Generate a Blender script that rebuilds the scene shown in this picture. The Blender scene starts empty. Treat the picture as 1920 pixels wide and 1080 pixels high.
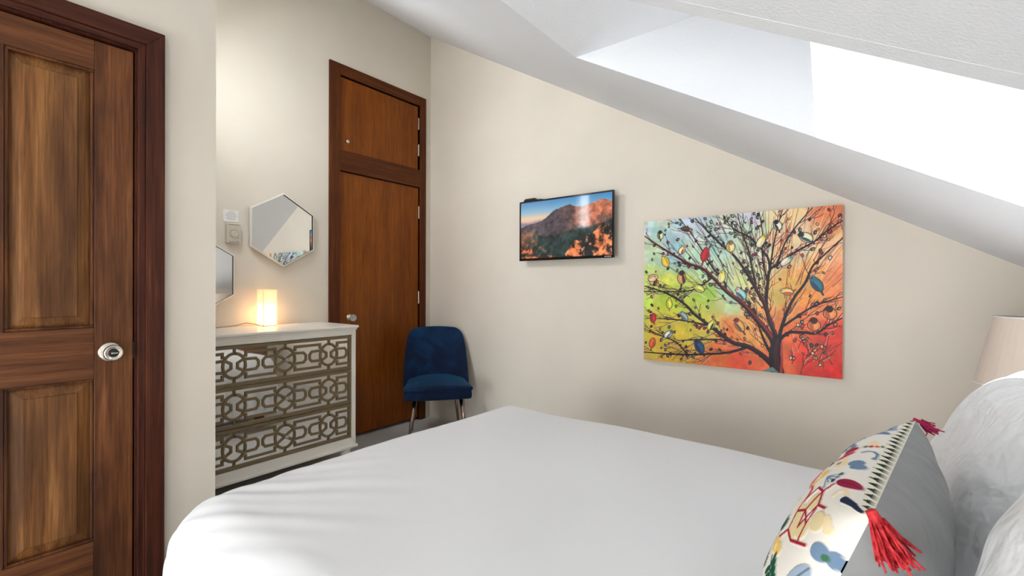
import bpy, bmesh, math, random
import numpy as np
from mathutils import Vector, Matrix

SC = bpy.context.scene
COL = SC.collection
random.seed(7)
RNG = np.random.default_rng(11)

# ------------------------------------------------------------------ camera, light, exposure
H_EYE = 1.16


def cam_axes(yaw=0.66547, pitch=-0.001669, roll=-0.003121):
    cy, sy = math.cos(yaw), math.sin(yaw)
    cp, sp = math.cos(pitch), math.sin(pitch)
    cr, sr = math.cos(roll), math.sin(roll)
    P = np.array([[1, 0, 0], [0, cp, -sp], [0, sp, cp]])
    R = np.array([[cr, -sr, 0], [sr, cr, 0], [0, 0, 1]])
    rows = [R @ P @ np.array(v, float) for v in ((cy, 0, -sy), (sy, 0, cy), (0, 1, 0))]
    return np.array([rows[0], rows[1], rows[2]])      # world X, Y, Z expressed in right/up/forward


MC = cam_axes()
cam_data = bpy.data.cameras.new('camera')
cam = bpy.data.objects.new('camera', cam_data)
COL.objects.link(cam)
cam_data.sensor_width = 36.0
cam_data.lens = 871.9 / 1920 * 36.0
cam_data.clip_start = 0.02
r, u, f = MC[:, 0], MC[:, 1], MC[:, 2]
cam.matrix_world = Matrix(((r[0], u[0], -f[0], 0), (r[1], u[1], -f[1], 0), (r[2], u[2], -f[2], H_EYE), (0, 0, 0, 1)))
SC.camera = cam

world = bpy.data.worlds.new('sky')
SC.world = world
world.use_nodes = True
bg = world.node_tree.nodes['Background']
bg.inputs[0].default_value = (0.86, 0.93, 1.0, 1)
bg.inputs[1].default_value = 0.4


def lamp(name, kind, energy, loc, direction, size=(1, 1), color=(1, 1, 1), portal=False):
    d = bpy.data.lights.new(name, kind)
    d.energy = energy
    d.color = color
    if kind == 'AREA':
        d.shape = 'RECTANGLE'
        d.size, d.size_y = size
        if portal:
            d.cycles.is_portal = True
    o = bpy.data.objects.new(name, d)
    COL.objects.link(o)
    o.location = loc
    o.rotation_euler = Vector(direction).to_track_quat('-Z', 'Y').to_euler()
    return o


SUN_EL = math.radians(67.5)
sun = lamp('sun', 'SUN', 22.0, (0, -6, 8), (0.055, math.cos(SUN_EL), -math.sin(SUN_EL)), color=(0.97, 0.98, 1.0))
sun.data.angle = math.radians(0.6)
# added fill light at the unseen window put in behind the camera
lamp('added_back_fill', 'AREA', 98, (-1.20, -3.47, 0.90), (0, 1, 0), (1.58, 1.60), (0.87, 0.94, 1.0))
# added transom light to brighten the dresser alcove; daylight through the small pane below
lamp('added_alcove_fill', 'AREA', 20, (-2.52, 0.60, 2.60), (0.5, 1, -1.1), (0.50, 0.42), (0.90, 0.955, 1.0))
lamp('alcove_pane_daylight', 'AREA', 2.2, (-2.72, 0.60, 2.06), (0, 1, 0), (0.16, 0.40), (0.97, 0.985, 1.0))
lamp('added_roof_portal', 'AREA', 1, (-0.775, -1.90, 2.06), (-0.592, 0, -1), (1.6, 1.3), portal=True)  # portal of the added roof window behind the camera
lamp('skylight_portal', 'AREA', 1, (0.13, 1.312, 1.96), (-0.592, 0, -1), (0.75, 0.75), portal=True)

SC.view_settings.view_transform = 'Standard'
SC.view_settings.look = 'None'
SC.view_settings.gamma = 1.0
SC.view_settings.use_curve_mapping = False
SC.view_settings.exposure = 0.33


# ------------------------------------------------------------------ helpers
def lin(c):
    def g(v):
        v = v / 255.0
        return v / 12.92 if v <= 0.04045 else ((v + 0.055) / 1.055) ** 2.4
    return (g(c[0]), g(c[1]), g(c[2]), 1.0)


class MB:
    """collects shapes in world (or local) coordinates; build() links them as ONE mesh object"""

    def __init__(self):
        self.v = []
        self.f = []

    def poly(self, pts, faces):
        o = len(self.v)
        self.v += [tuple(p) for p in pts]
        self.f += [tuple(i + o for i in fc) for fc in faces]
        return self

    def box(self, x0, x1, y0, y1, z0, z1):
        p = [(x0, y0, z0), (x1, y0, z0), (x1, y1, z0), (x0, y1, z0), (x0, y0, z1), (x1, y0, z1), (x1, y1, z1), (x0, y1, z1)]
        return self.poly(p, [(0, 3, 2, 1), (4, 5, 6, 7), (0, 1, 5, 4), (1, 2, 6, 5), (2, 3, 7, 6), (3, 0, 4, 7)])

    def prism(self, loop0, loop1):
        n = len(loop0)
        fc = [tuple(range(n))[::-1], tuple(range(n, 2 * n))]
        fc += [(i, (i + 1) % n, n + (i + 1) % n, n + i) for i in range(n)]
        return self.poly(list(loop0) + list(loop1), fc)

    def tube(self, pts, rad, n=10, cap=True):
        pts = [Vector(p) for p in pts]
        if not hasattr(rad, '__len__'):
            rad = [rad] * len(pts)
        rings = []
        ref = None
        for i, p in enumerate(pts):
            t = (pts[min(i + 1, len(pts) - 1)] - pts[max(i - 1, 0)]).normalized()
            a = t.orthogonal().normalized() if ref is None else (ref - t * ref.dot(t)).normalized()
            ref = a
            b = t.cross(a)
            rings.append([p + (a * math.cos(k * 2 * math.pi / n) + b * math.sin(k * 2 * math.pi / n)) * rad[i] for k in range(n)])
        vs = [q for rg in rings for q in rg]
        fc = []
        for i in range(len(pts) - 1):
            for k in range(n):
                fc.append((i * n + k, i * n + (k + 1) % n, (i + 1) * n + (k + 1) % n, (i + 1) * n + k))
        if cap:
            fc.append(tuple(range(n))[::-1])
            fc.append(tuple((len(pts) - 1) * n + k for k in range(n)))
        return self.poly(vs, fc)

    def lathe(self, prof, origin, axis=(0, 0, 1), n=28):
        """prof: (radius, distance along axis)"""
        ax = Vector(axis).normalized()
        a = ax.orthogonal().normalized()
        b = ax.cross(a)
        o = Vector(origin)
        vs, fc = [], []
        for (rr, h) in prof:
            for k in range(n):
                t = 2 * math.pi * k / n
                vs.append(o + ax * h + (a * math.cos(t) + b * math.sin(t)) * rr)
        for i in range(len(prof) - 1):
            for k in range(n):
                fc.append((i * n + k, i * n + (k + 1) % n, (i + 1) * n + (k + 1) % n, (i + 1) * n + k))
        if prof[0][0] > 1e-6:
            fc.append(tuple(range(n))[::-1])
        if prof[-1][0] > 1e-6:
            fc.append(tuple((len(prof) - 1) * n + k for k in range(n)))
        return self.poly(vs, fc)

    def build(self, name, mat, parent=None, local=False, smooth=False, bevel=0.0, subsurf=0, seg=2):
        off = Vector((0, 0, 0)) if (parent is None or local) else base_of(parent)
        me = bpy.data.meshes.new(name)
        me.from_pydata([Vector(p) - off for p in self.v], [], self.f)
        me.update()
        bm = bmesh.new()
        bm.from_mesh(me)
        bmesh.ops.recalc_face_normals(bm, faces=bm.faces)
        bm.to_mesh(me)
        bm.free()
        return finish(name, me, mat, parent, smooth, bevel, subsurf, seg)


def base_of(o):
    p = Vector((0, 0, 0))
    while o is not None:
        p += o.location
        o = o.parent
    return p


def finish(name, me, mat, parent=None, smooth=False, bevel=0.0, subsurf=0, seg=2):
    o = bpy.data.objects.new(name, me)
    COL.objects.link(o)
    if mat:
        me.materials.append(mat)
    if parent is not None:
        o.parent = parent
    if smooth:
        me.shade_smooth()
    if bevel:
        md = o.modifiers.new('bevel', 'BEVEL')
        md.width = bevel
        md.segments = seg
        md.limit_method = 'ANGLE'
        md.angle_limit = math.radians(40)
    if subsurf:
        md = o.modifiers.new('subsurf', 'SUBSURF')
        md.levels = subsurf
        md.render_levels = subsurf
        me.shade_smooth()
    return o


def tag(o, label=None, cat=None, group=None, kind=None):
    if label:
        o['label'] = label
    if cat:
        o['category'] = cat
    if group:
        o['group'] = group
    if kind:
        o['kind'] = kind
    return o


def empty(name, loc, rz=0.0):
    o = bpy.data.objects.new(name, None)
    COL.objects.link(o)
    o.location = loc
    o.rotation_euler = (0, 0, rz)
    o.empty_display_size = 0.05
    return o


def grid_mesh(name, P, mat, parent=None, colors=None, smooth=True, close=False):
    """P: (ny, nx, 3) array of points -> quad grid, with an optional point colour attribute"""
    ny, nx = P.shape[:2]
    idx = np.arange(ny * nx).reshape(ny, nx)
    q = np.stack([idx[:-1, :-1], idx[:-1, 1:], idx[1:, 1:], idx[1:, :-1]], -1).reshape(-1, 4)
    me = bpy.data.meshes.new(name)
    me.vertices.add(ny * nx)
    me.vertices.foreach_set('co', P.reshape(-1).astype(np.float32))
    me.loops.add(q.size)
    me.loops.foreach_set('vertex_index', q.reshape(-1).astype(np.int32))
    me.polygons.add(len(q))
    me.polygons.foreach_set('loop_start', (np.arange(len(q)) * 4).astype(np.int32))
    me.polygons.foreach_set('loop_total', np.full(len(q), 4, np.int32))
    me.update(calc_edges=True)
    if colors is not None:
        c = np.clip(colors, 0, 1)
        c = np.where(c <= 0.04045, c / 12.92, ((c + 0.055) / 1.055) ** 2.4)
        c = np.concatenate([c, np.ones(c.shape[:2] + (1,))], -1)
        at = me.color_attributes.new('paint', 'FLOAT_COLOR', 'POINT')
        at.data.foreach_set('color', c.reshape(-1).astype(np.float32))
    return finish(name, me, mat, parent, smooth)


# ------------------------------------------------------------------ materials
def new_mat(name, color=(0.8, 0.8, 0.8, 1), rough=0.5, metal=0.0, spec=0.5):
    m = bpy.data.materials.new(name)
    m.use_nodes = True
    b = m.node_tree.nodes['Principled BSDF']
    b.inputs['Base Color'].default_value = color
    b.inputs['Roughness'].default_value = rough
    b.inputs['Metallic'].default_value = metal
    b.inputs['Specular IOR Level'].default_value = spec
    return m, m.node_tree, b


def coords(nt, scale=(1, 1, 1), out='Object'):
    tc = nt.nodes.new('ShaderNodeTexCoord')
    mp = nt.nodes.new('ShaderNodeMapping')
    mp.inputs['Scale'].default_value = scale
    nt.links.new(tc.outputs[out], mp.inputs['Vector'])
    return mp.outputs['Vector']


def noise(nt, vec, scale, detail=4.0, rough=0.55, dist=0.0):
    n = nt.nodes.new('ShaderNodeTexNoise')
    n.inputs['Scale'].default_value = scale
    n.inputs['Detail'].default_value = detail
    n.inputs['Roughness'].default_value = rough
    n.inputs['Distortion'].default_value = dist
    nt.links.new(vec, n.inputs['Vector'])
    return n.outputs['Fac']


def ramp(nt, fac, stops):
    n = nt.nodes.new('ShaderNodeValToRGB')
    e = n.color_ramp.elements
    while len(e) < len(stops):
        e.new(0.5)
    for i, (p, c) in enumerate(stops):
        e[i].position = p
        e[i].color = c
    nt.links.new(fac, n.inputs['Fac'])
    return n.outputs['Color']


def mixc(nt, fac, a, b, mode='MIX'):
    n = nt.nodes.new('ShaderNodeMix')
    n.data_type = 'RGBA'
    n.blend_type = mode
    for sock, val in ((n.inputs['Factor'], fac), (n.inputs['A'], a), (n.inputs['B'], b)):
        if isinstance(val, (float, int, tuple)):
            if sock.name == 'Factor':
                n.inputs[0].default_value = val
            else:
                s = [i for i in n.inputs if i.type == 'RGBA'][0 if sock.name == 'A' else 1]
                s.default_value = val
        else:
            if sock.name == 'Factor':
                nt.links.new(val, n.inputs[0])
            else:
                s = [i for i in n.inputs if i.type == 'RGBA'][0 if sock.name == 'A' else 1]
                nt.links.new(val, s)
    return [o for o in n.outputs if o.type == 'RGBA'][0]


def bump(nt, b, height, strength=0.3, dist=0.01):
    n = nt.nodes.new('ShaderNodeBump')
    n.inputs['Strength'].default_value = strength
    n.inputs['Distance'].default_value = dist
    nt.links.new(height, n.inputs['Height'])
    nt.links.new(n.outputs['Normal'], b.inputs['Normal'])


def plaster(name, rgb, scale=60, strength=0.12, dist=0.004, rough=0.85, vary=0.03):
    m, nt, b = new_mat(name, lin(rgb), rough, spec=0.25)
    v = coords(nt)
    c = lin(rgb)
    lo = tuple(x * (1 - vary) for x in c[:3]) + (1,)
    hi = tuple(min(1, x * (1 + vary)) for x in c[:3]) + (1,)
    nt.links.new(ramp(nt, noise(nt, v, 1.7, 3), [(0.35, lo), (0.65, hi)]), b.inputs['Base Color'])
    bump(nt, b, noise(nt, v, scale, 5, 0.6), strength, dist)
    return m


def wood(name, axis, stops, patch, patch_amt=0.55, rough=0.42, scale=1.0, spec=0.45):
    """grain runs along the given axis; 'patch' is the darker stain that clouds the boards"""
    m, nt, b = new_mat(name, rough=rough, spec=spec)
    s = {'x': (0.9, 26, 26), 'y': (26, 0.9, 26), 'z': (26, 26, 0.9)}[axis]
    s = tuple(q * scale for q in s)
    v = coords(nt, s)
    g = noise(nt, v, 1.6, 9, 0.68, 0.4)
    v2 = coords(nt, tuple(q * 5.5 for q in s))
    fine = noise(nt, v2, 1.4, 3, 0.6)
    col = ramp(nt, g, stops)
    dk = ramp(nt, fine, [(0.33, (0.45, 0.42, 0.40, 1)), (0.62, (1.0, 1.0, 1.0, 1))])
    col = mixc(nt, 0.7, col, dk, 'MULTIPLY')
    v3 = coords(nt, {'x': (1.0, 3.5, 3.5), 'y': (3.5, 1.0, 3.5), 'z': (5, 5, 1.3)}[axis])
    cloud = ramp(nt, noise(nt, v3, 1.5, 3, 0.55, 0.3), [(0.42, (0, 0, 0, 1)), (0.66, (1, 1, 1, 1))])
    amt = nt.nodes.new('ShaderNodeMath')
    amt.operation = 'MULTIPLY'
    amt.inputs[1].default_value = patch_amt
    nt.links.new(cloud, amt.inputs[0])
    col = mixc(nt, amt.outputs[0], col, patch)
    nt.links.new(col, b.inputs['Base Color'])
    bump(nt, b, fine, 0.18, 0.0015)
    return m


M = {}
M['wall'] = plaster('wall_paint', (224, 215, 201), 90, 0.10, 0.003)
M['ceiling'] = plaster('ceiling_plaster', (236, 238, 241), 150, 0.35, 0.005, 0.9, 0.008)

m, nt, b = new_mat('carpet', rough=0.98, spec=0.05)
v = coords(nt)
nt.links.new(ramp(nt, noise(nt, v, 190, 3, 0.7), [(0.3, lin((194, 190, 185))), (0.7, lin((238, 235, 231)))]), b.inputs['Base Color'])
bump(nt, b, noise(nt, v, 230, 4, 0.7), 0.8, 0.01)
M['carpet'] = m

door_stops = [(0.25, lin((62, 31, 14))), (0.45, lin((104, 60, 31))), (0.60, lin((126, 77, 42))), (0.78, lin((150, 100, 58)))]
panel_stops = [(0.25, lin((80, 45, 20))), (0.45, lin((130, 84, 42))), (0.60, lin((154, 105, 58))), (0.78, lin((176, 128, 76)))]
M['door_v'] = wood('door_stile_wood', 'z', door_stops, lin((46, 21, 11)), 0.85, 0.48, spec=0.28)
M['door_h'] = wood('door_rail_wood', 'y', door_stops, lin((56, 28, 15)), 0.6, 0.48, spec=0.28)
M['panel'] = wood('door_panel_wood', 'z', panel_stops, lin((64, 36, 19)), 0.7, 0.48, spec=0.28)
case_stops = [(0.3, lin((40, 17, 9))), (0.5, lin((78, 36, 20))), (0.72, lin((116, 62, 38)))]
M['case_v'] = wood('casing_wood_upright', 'z', case_stops, lin((44, 18, 10)), 0.5, 0.5, spec=0.25)
M['case_h'] = wood('casing_wood_level', 'y', case_stops, lin((44, 18, 10)), 0.5, 0.5, spec=0.25)
clo_stops = [(0.22, lin((118, 58, 10))), (0.5, lin((140, 74, 15))), (0.78, lin((158, 90, 24)))]
M['closet'] = wood('closet_veneer', 'z', clo_stops, lin((98, 46, 10)), 0.5, 0.36, spec=0.22)
clf_stops = [(0.25, lin((66, 29, 8))), (0.5, lin((96, 48, 16))), (0.75, lin((120, 64, 24)))]
M['closet_f'] = wood('closet_frame_wood', 'z', clf_stops, lin((68, 29, 9)), 0.5, 0.45, spec=0.2)
M['closet_fh'] = wood('closet_rail_wood', 'y', clf_stops, lin((68, 29, 9)), 0.5, 0.45, spec=0.2)

M['nickel'] = new_mat('satin_nickel', lin((214, 208, 196)), 0.22, 1.0)[0]
M['steel'] = new_mat('hinge_steel', lin((205, 200, 192)), 0.3, 1.0)[0]
M['darkmetal'] = new_mat('dark_slot', lin((52, 50, 47)), 0.4, 0.7)[0]
M['chrome'] = new_mat('dark_chrome', lin((150, 132, 120)), 0.16, 1.0)[0]
M['mirror'] = new_mat('mirror_silver', (0.93, 0.93, 0.92, 1), 0.008, 1.0)[0]
M['mirrordim'] = new_mat('antique_mirror', (0.90, 0.90, 0.885, 1), 0.03, 1.0)[0]
M['silverwhite'] = new_mat('pale_silver_leaf', lin((232, 228, 218)), 0.3, 0.15)[0]
M['ivory'] = plaster('ivory_lacquer', (241, 236, 226), 40, 0.03, 0.001, 0.28, 0.02)
M['taupe'] = plaster('taupe_fretwork', (126, 108, 80), 120, 0.15, 0.001, 0.45, 0.10)
M['black'] = new_mat('black_plastic', lin((18, 18, 19)), 0.35)[0]
M['black_gloss'] = new_mat('black_gloss', lin((12, 12, 13)), 0.12)[0]
M['white'] = new_mat('white_plastic', lin((236, 234, 229)), 0.45)[0]
M['almond'] = new_mat('almond_plastic', lin((206, 196, 180)), 0.5)[0]
M['cordtan'] = new_mat('tan_cord', lin((176, 150, 120)), 0.5)[0]
M['paper'] = new_mat('white_card', lin((240, 238, 234)), 0.7)[0]
M['ink'] = new_mat('grey_print', lin((170, 168, 172)), 0.8)[0]
M['inkdark'] = new_mat('dark_print', lin((70, 66, 62)), 0.8)[0]
M['framewhite'] = new_mat('painted_frame', lin((238, 237, 234)), 0.4)[0]
M['under'] = new_mat('nightstand_wood', lin((120, 84, 56)), 0.45)[0]

m, nt, b = new_mat('crystal', (0.95, 0.95, 0.95, 1), 0.05)
b.inputs['Transmission Weight'].default_value = 0.75
M['crystal'] = m

m = bpy.data.materials.new('window_glass')
m.use_nodes = True
nt = m.node_tree
nt.nodes.clear()
out = nt.nodes.new('ShaderNodeOutputMaterial')
tr = nt.nodes.new('ShaderNodeBsdfTransparent')
gl = nt.nodes.new('ShaderNodeBsdfGlossy')
gl.inputs['Roughness'].default_value = 0.02
mx = nt.nodes.new('ShaderNodeMixShader')
mx.inputs[0].default_value = 0.05
nt.links.new(tr.outputs[0], mx.inputs[1])
nt.links.new(gl.outputs[0], mx.inputs[2])
nt.links.new(mx.outputs[0], out.inputs['Surface'])
M['glass'] = m


def cloth(name, rgb, scale=7.0, strength=0.25, dist=0.03, weave=260, rough=0.9, sheen=0.15):
    m, nt, b = new_mat(name, lin(rgb), rough, spec=0.15)
    b.inputs['Sheen Weight'].default_value = sheen
    v = coords(nt)
    a = noise(nt, v, scale, 3, 0.5, 0.25)
    w = noise(nt, v, weave, 2, 0.5)
    ad = nt.nodes.new('ShaderNodeMath')
    ad.operation = 'MULTIPLY_ADD'
    ad.inputs[1].default_value = 0.012
    nt.links.new(w, ad.inputs[0])
    nt.links.new(a, ad.inputs[2])
    bump(nt, b, ad.outputs[0], strength, dist)
    return m


M['linen'] = cloth('white_bed_linen', (234, 234, 235), 3.0, 0.16, 0.03)
M['pillow'] = cloth('white_pillowcase', (232, 232, 232), 13.0, 0.75, 0.035)
M['grey'] = cloth('grey_cotton', (142, 142, 141), 11.0, 0.5, 0.03)
M['shade'] = cloth('lamp_shade_linen', (224, 208, 194), 30, 0.05, 0.004)
M['mattress'] = cloth('mattress_ticking', (215, 213, 210), 10, 0.1, 0.01)

m, nt, b = new_mat('blue_velvet', rough=0.75, spec=0.2)
v = coords(nt)
nt.links.new(ramp(nt, noise(nt, v, 6, 3, 0.55, 0.8), [(0.30, lin((3, 16, 40))), (0.52, lin((5, 29, 60))), (0.75, lin((12, 52, 90)))]), b.inputs['Base Color'])
b.inputs['Sheen Weight'].default_value = 0.6
b.inputs['Sheen Roughness'].default_value = 0.4
b.inputs['Sheen Tint'].default_value = lin((60, 130, 180))
bump(nt, b, noise(nt, v, 320, 2), 0.25, 0.002)
M['velvet'] = m

m, nt, b = new_mat('crimson_yarn', rough=0.85, spec=0.1)
v = coords(nt)
nt.links.new(ramp(nt, noise(nt, v, 120, 3), [(0.35, lin((150, 24, 34))), (0.65, lin((222, 68, 72)))]), b.inputs['Base Color'])
M['tassel'] = m
M['tassel2'] = new_mat('pink_yarn', lin((178, 48, 88)), 0.85, spec=0.1)[0]


def painted(name, rough=0.55, emit=0.0, spec=0.3):
    m, nt, b = new_mat(name, rough=rough, spec=spec)
    a = nt.nodes.new('ShaderNodeVertexColor')
    a.layer_name = 'paint'
    if emit:
        b.inputs['Base Color'].default_value = (0.01, 0.01, 0.01, 1)
        nt.links.new(a.outputs['Color'], b.inputs['Emission Color'])
        b.inputs['Emission Strength'].default_value = emit
    else:
        nt.links.new(a.outputs['Color'], b.inputs['Base Color'])
    return m


M['canvas_paint'] = painted('painted_canvas', 0.45)
M['screen'] = painted('lit_screen', 0.06, 0.75, 0.5)
M['embroidery'] = painted('embroidered_cotton', 0.9, 0, 0.1)

# ------------------------------------------------------------------ the room shell
XL, YF, XE, YE = -3.147, 2.823, -2.1, 0.738      # alcove wall, far wall, entry wall, corner of the entry wall
XR, YB = 0.69, -3.4                               # knee wall behind the bed head, wall behind the camera
C0, SL = 1.530, 0.592


def cz(x):
    return C0 - SL * x


tag(MB().box(XL - 0.1, XR + 0.1, YB - 0.1, YF + 0.1, -0.08, 0.0).build('floor', M['carpet']), 'grey-beige carpeted floor between the bed and the closet', kind='structure')

mb = MB()
xa, xb = XL - 0.1, XR + 0.1
mb.prism([(xa, YF, 0), (xb, YF, 0), (xb, YF, cz(xb) + .02), (xa, YF, cz(xa) + .02)],
         [(xa, YF + .1, 0), (xb, YF + .1, 0), (xb, YF + .1, cz(xb) + .02), (xa, YF + .1, cz(xa) + .02)])
tag(mb.build('wall_far', M['wall']), 'beige gable wall with the television and the painting', kind='structure')

# alcove wall with the closet opening
OY0, OY1, OZ1 = 1.925, 2.695, 2.735
mb = MB()
zt = cz(XL) + 0.02
mb.box(XL - .1, XL, YE - .1, OY0, 0, zt).box(XL - .1, XL, OY1, YF, 0, zt).box(XL - .1, XL, OY0, OY1, OZ1, zt)
mb.box(XL - .7, XL - .66, OY0 - .1, OY1 + .1, 0, OZ1 + .1).box(XL - .66, XL - .1, OY0 - .1, OY0 - .06, 0, OZ1 + .1).box(XL - .66, XL - .1, OY1 + .06, OY1 + .1, 0, OZ1 + .1)
mb.box(XL - .66, XL - .1, OY0 - .06, OY1 + .06, OZ1 + .06, OZ1 + .1).box(XL - .66, XL - .1, OY0 - .06, OY1 + .06, -.08, 0)
tag(mb.build('wall_left', M['wall']), 'cream alcove wall behind the dresser', kind='structure')


def xz_prism(mb, x0, x1, y0, y1, z0, top=True, z1=None):
    t0 = cz(x0) + .01 if z1 is None else z1
    t1 = cz(x1) + .01 if z1 is None else z1
    mb.prism([(x0, y0, z0), (x1, y0, z0), (x1, y0, t1), (x0, y0, t0)], [(x0, y1, z0), (x1, y1, z0), (x1, y1, t1), (x0, y1, t0)])


# entry wall, door opening at DY0..DY1
DY0, DY1, DZ1 = -0.290, 0.484, 2.012
mb = MB()
xz_prism(mb, XE - .12, XE, YB, DY0, 0)
xz_prism(mb, XE - .12, XE, DY1, YE, 0)
xz_prism(mb, XE - .12, XE, DY0, DY1, DZ1)
mb.box(XE - .17, XE - .125, DY0 - .1, DY1 + .1, -.05, DZ1 + .1)  # unseen panel added behind the door to stop light leaking in
tag(mb.build('wall_entry', M['wall']), 'cream wall around the panelled entry door', kind='structure')
# alcove side wall with a small high window
WX0, WX1, WZ0, WZ1 = -2.79, -2.62, 1.84, 2.28
mb = MB()
VX0, VX1, VZ0, VZ1 = -2.79, -2.25, 2.37, 2.82  # added transom opening, out of view, to light the alcove
xz_prism(mb, XL, VX0, YE - .12, YE, 0)
xz_prism(mb, VX1, XE - .12, YE - .12, YE, 0)
xz_prism(mb, WX1, VX1, YE - .12, YE, 0, z1=VZ0)
xz_prism(mb, VX0, WX1, YE - .12, YE, 0, z1=WZ0)
xz_prism(mb, VX0, WX1, YE - .12, YE, WZ1, z1=VZ0)
xz_prism(mb, VX0, VX1, YE - .12, YE, VZ1)
tag(mb.build('wall_alcove', M['wall']), kind='structure')
# wall behind the camera with a window added for fill light, knee wall at the bed head
BX0, BX1, BZ0, BZ1 = -2.0, -0.4, 0.06, 2.0
BZ1 = min(BZ1, cz(BX1) + 0.0)
mb = MB()
xz_prism(mb, XE, BX0, YB - .1, YB, 0)
mb.box(BX0, BX1, YB - .1, YB, 0, BZ0)
BZ1 = 1.72
xz_prism(mb, BX0, BX1, YB - .1, YB, BZ1)
xz_prism(mb, BX1, XR, YB - .1, YB, 0)
tag(mb.build('wall_back', M['wall']), kind='structure')
tag(MB().box(XR, XR + .1, YB - .1, YF, 0, cz(XR) + .01).build('wall_right', M['wall']), kind='structure')

# sloping ceiling with the roof-window opening
HX0, HX1, HY0, HY1 = -0.985, 0.44, 0.943, 1.680
KX0, KX1, KY0, KY1 = -1.50, -0.05, -2.60, -1.20      # second roof window, added unseen behind the camera to bounce sunlight in
mb = MB()


def slab(x0, x1, y0, y1, t=0.06):
    mb.poly([(x0, y0, cz(x0)), (x1, y0, cz(x1)), (x1, y1, cz(x1)), (x0, y1, cz(x0)),
             (x0, y0, cz(x0) + t), (x1, y0, cz(x1) + t), (x1, y1, cz(x1) + t), (x0, y1, cz(x0) + t)],
            [(0, 3, 2, 1), (4, 5, 6, 7), (0, 1, 5, 4), (1, 2, 6, 5), (2, 3, 7, 6), (3, 0, 4, 7)])


for (x0, x1, y0, y1) in ((XL - .1, KX0, YB - .1, YF + .1), (HX1, XR + .1, YB - .1, YF + .1), (KX0, HX1, YB - .1, KY0), (KX1, HX1, KY0, KY1), (KX0, HX1, KY1, HY0),
                         (KX0, HX0, HY0, HY1), (KX0, HX1, HY1, YF + .1)):
    slab(x0, x1, y0, y1)
tag(mb.build('ceiling', M['ceiling']), 'white textured ceiling sloping down towards the bed head', kind='structure')

# roof-window shaft: level soffit at the head, upright cheeks, upright sill
ZS = cz(HX0)
GX0 = -0.200


def rz(x):
    return ZS - SL * (x - GX0)


t = 0.05
mb = MB()
mb.box(HX0 - .0, GX0, HY0 - t, HY1 + t, ZS - .001, ZS + t)
for (ya, yb) in ((HY0 - t, HY0 + .003), (HY1 - .003, HY1 + t)):
    lp = [(HX0, cz(HX0) - .0005), (HX1, cz(HX1) - .0005), (HX1, rz(HX1)), (GX0, rz(GX0) + .0)]
    mb.prism([(x, ya, z) for x, z in lp], [(x, yb, z) for x, z in lp])
mb.box(HX1 - .003, HX1 + t, HY0 - t, HY1 + t, cz(HX1) - .02, rz(HX1))
tag(mb.build('ceiling_shaft', M['ceiling']), 'bright white shaft leading up to the roof window', kind='structure')

# windows
def window(name, corners, parent_loc, bars=0, fw=0.045, ft=0.05, nrm=(0, 1, 0)):
    """corners: 4 points around; frame bars along the edges, one pane"""
    w = empty(name, parent_loc)
    c = [Vector(p) for p in corners]
    n = Vector(nrm).normalized()
    ctr = sum(c, Vector()) / 4
    mbf = MB()
    for i in range(4):
        a, d = c[i], c[(i + 1) % 4]
        ain = a + (ctr - a).normalized() * fw * 1.4
        din = d + (ctr - d).normalized() * fw * 1.4
        lp = [a, d, din, ain]
        mbf.prism([p - n * ft / 2 for p in lp], [p + n * ft / 2 for p in lp])
    fr = mbf.build('frame', M['framewhite'], w)
    for k in range(bars):
        q = (k + 1) / (bars + 1)
        p0 = c[0].lerp(c[1], q)
        p1 = c[3].lerp(c[2], q)
        e = (c[1] - c[0]).normalized() * 0.012
        MB().prism([p0 - e - n * .012, p0 + e - n * .012, p1 + e - n * .012, p1 - e - n * .012],
                   [p0 - e + n * .012, p0 + e + n * .012, p1 + e + n * .012, p1 - e + n * .012]).build('glazing_bar', M['framewhite'], w)
    lp = [p + (ctr - p).normalized() * 0.02 for p in c]
    MB().prism([p - n * .003 for p in lp], [p + n * .003 for p in lp]).build('pane', M['glass'], w)
    tag(w, kind='structure')
    return w


window('added_window_1', [(BX0, YB - .05, BZ0), (BX1, YB - .05, BZ0), (BX1, YB - .05, BZ1), (BX0, YB - .05, BZ1)], (BX0, YB - .05, BZ0), bars=1)  # added window, out of view, carrying the fill light
window('window_2', [(GX0, HY0 - .01, rz(GX0) + .035), (HX1 + .02, HY0 - .01, rz(HX1 + .02) + .035), (HX1 + .02, HY1 + .01, rz(HX1 + .02) + .035), (GX0, HY1 + .01, rz(GX0) + .035)],
       (GX0, HY0, rz(GX0)), fw=0.012, ft=0.05, nrm=(SL, 0, 1))
window('window_3', [(WX0, YE - .06, WZ0), (WX1, YE - .06, WZ0), (WX1, YE - .06, WZ1), (WX0, YE - .06, WZ1)], (WX0, YE - .06, WZ0), fw=0.02)
window('added_window_4', [(VX0, YE - .06, VZ0), (VX1, YE - .06, VZ0), (VX1, YE - .06, VZ1), (VX0, YE - .06, VZ1)], (VX0, YE - .06, VZ0), fw=0.02, bars=1)  # added transom, out of view, brightens the alcove

window('added_window_5', [(KX0, KY0, cz(KX0) + .03), (KX1, KY0, cz(KX1) + .03), (KX1, KY1, cz(KX1) + .03), (KX0, KY1, cz(KX0) + .03)], (KX0, KY0, cz(KX0)), fw=0.03, nrm=(SL, 0, 1))  # added roof window, out of view, lets sun bounce off the floor

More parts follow.
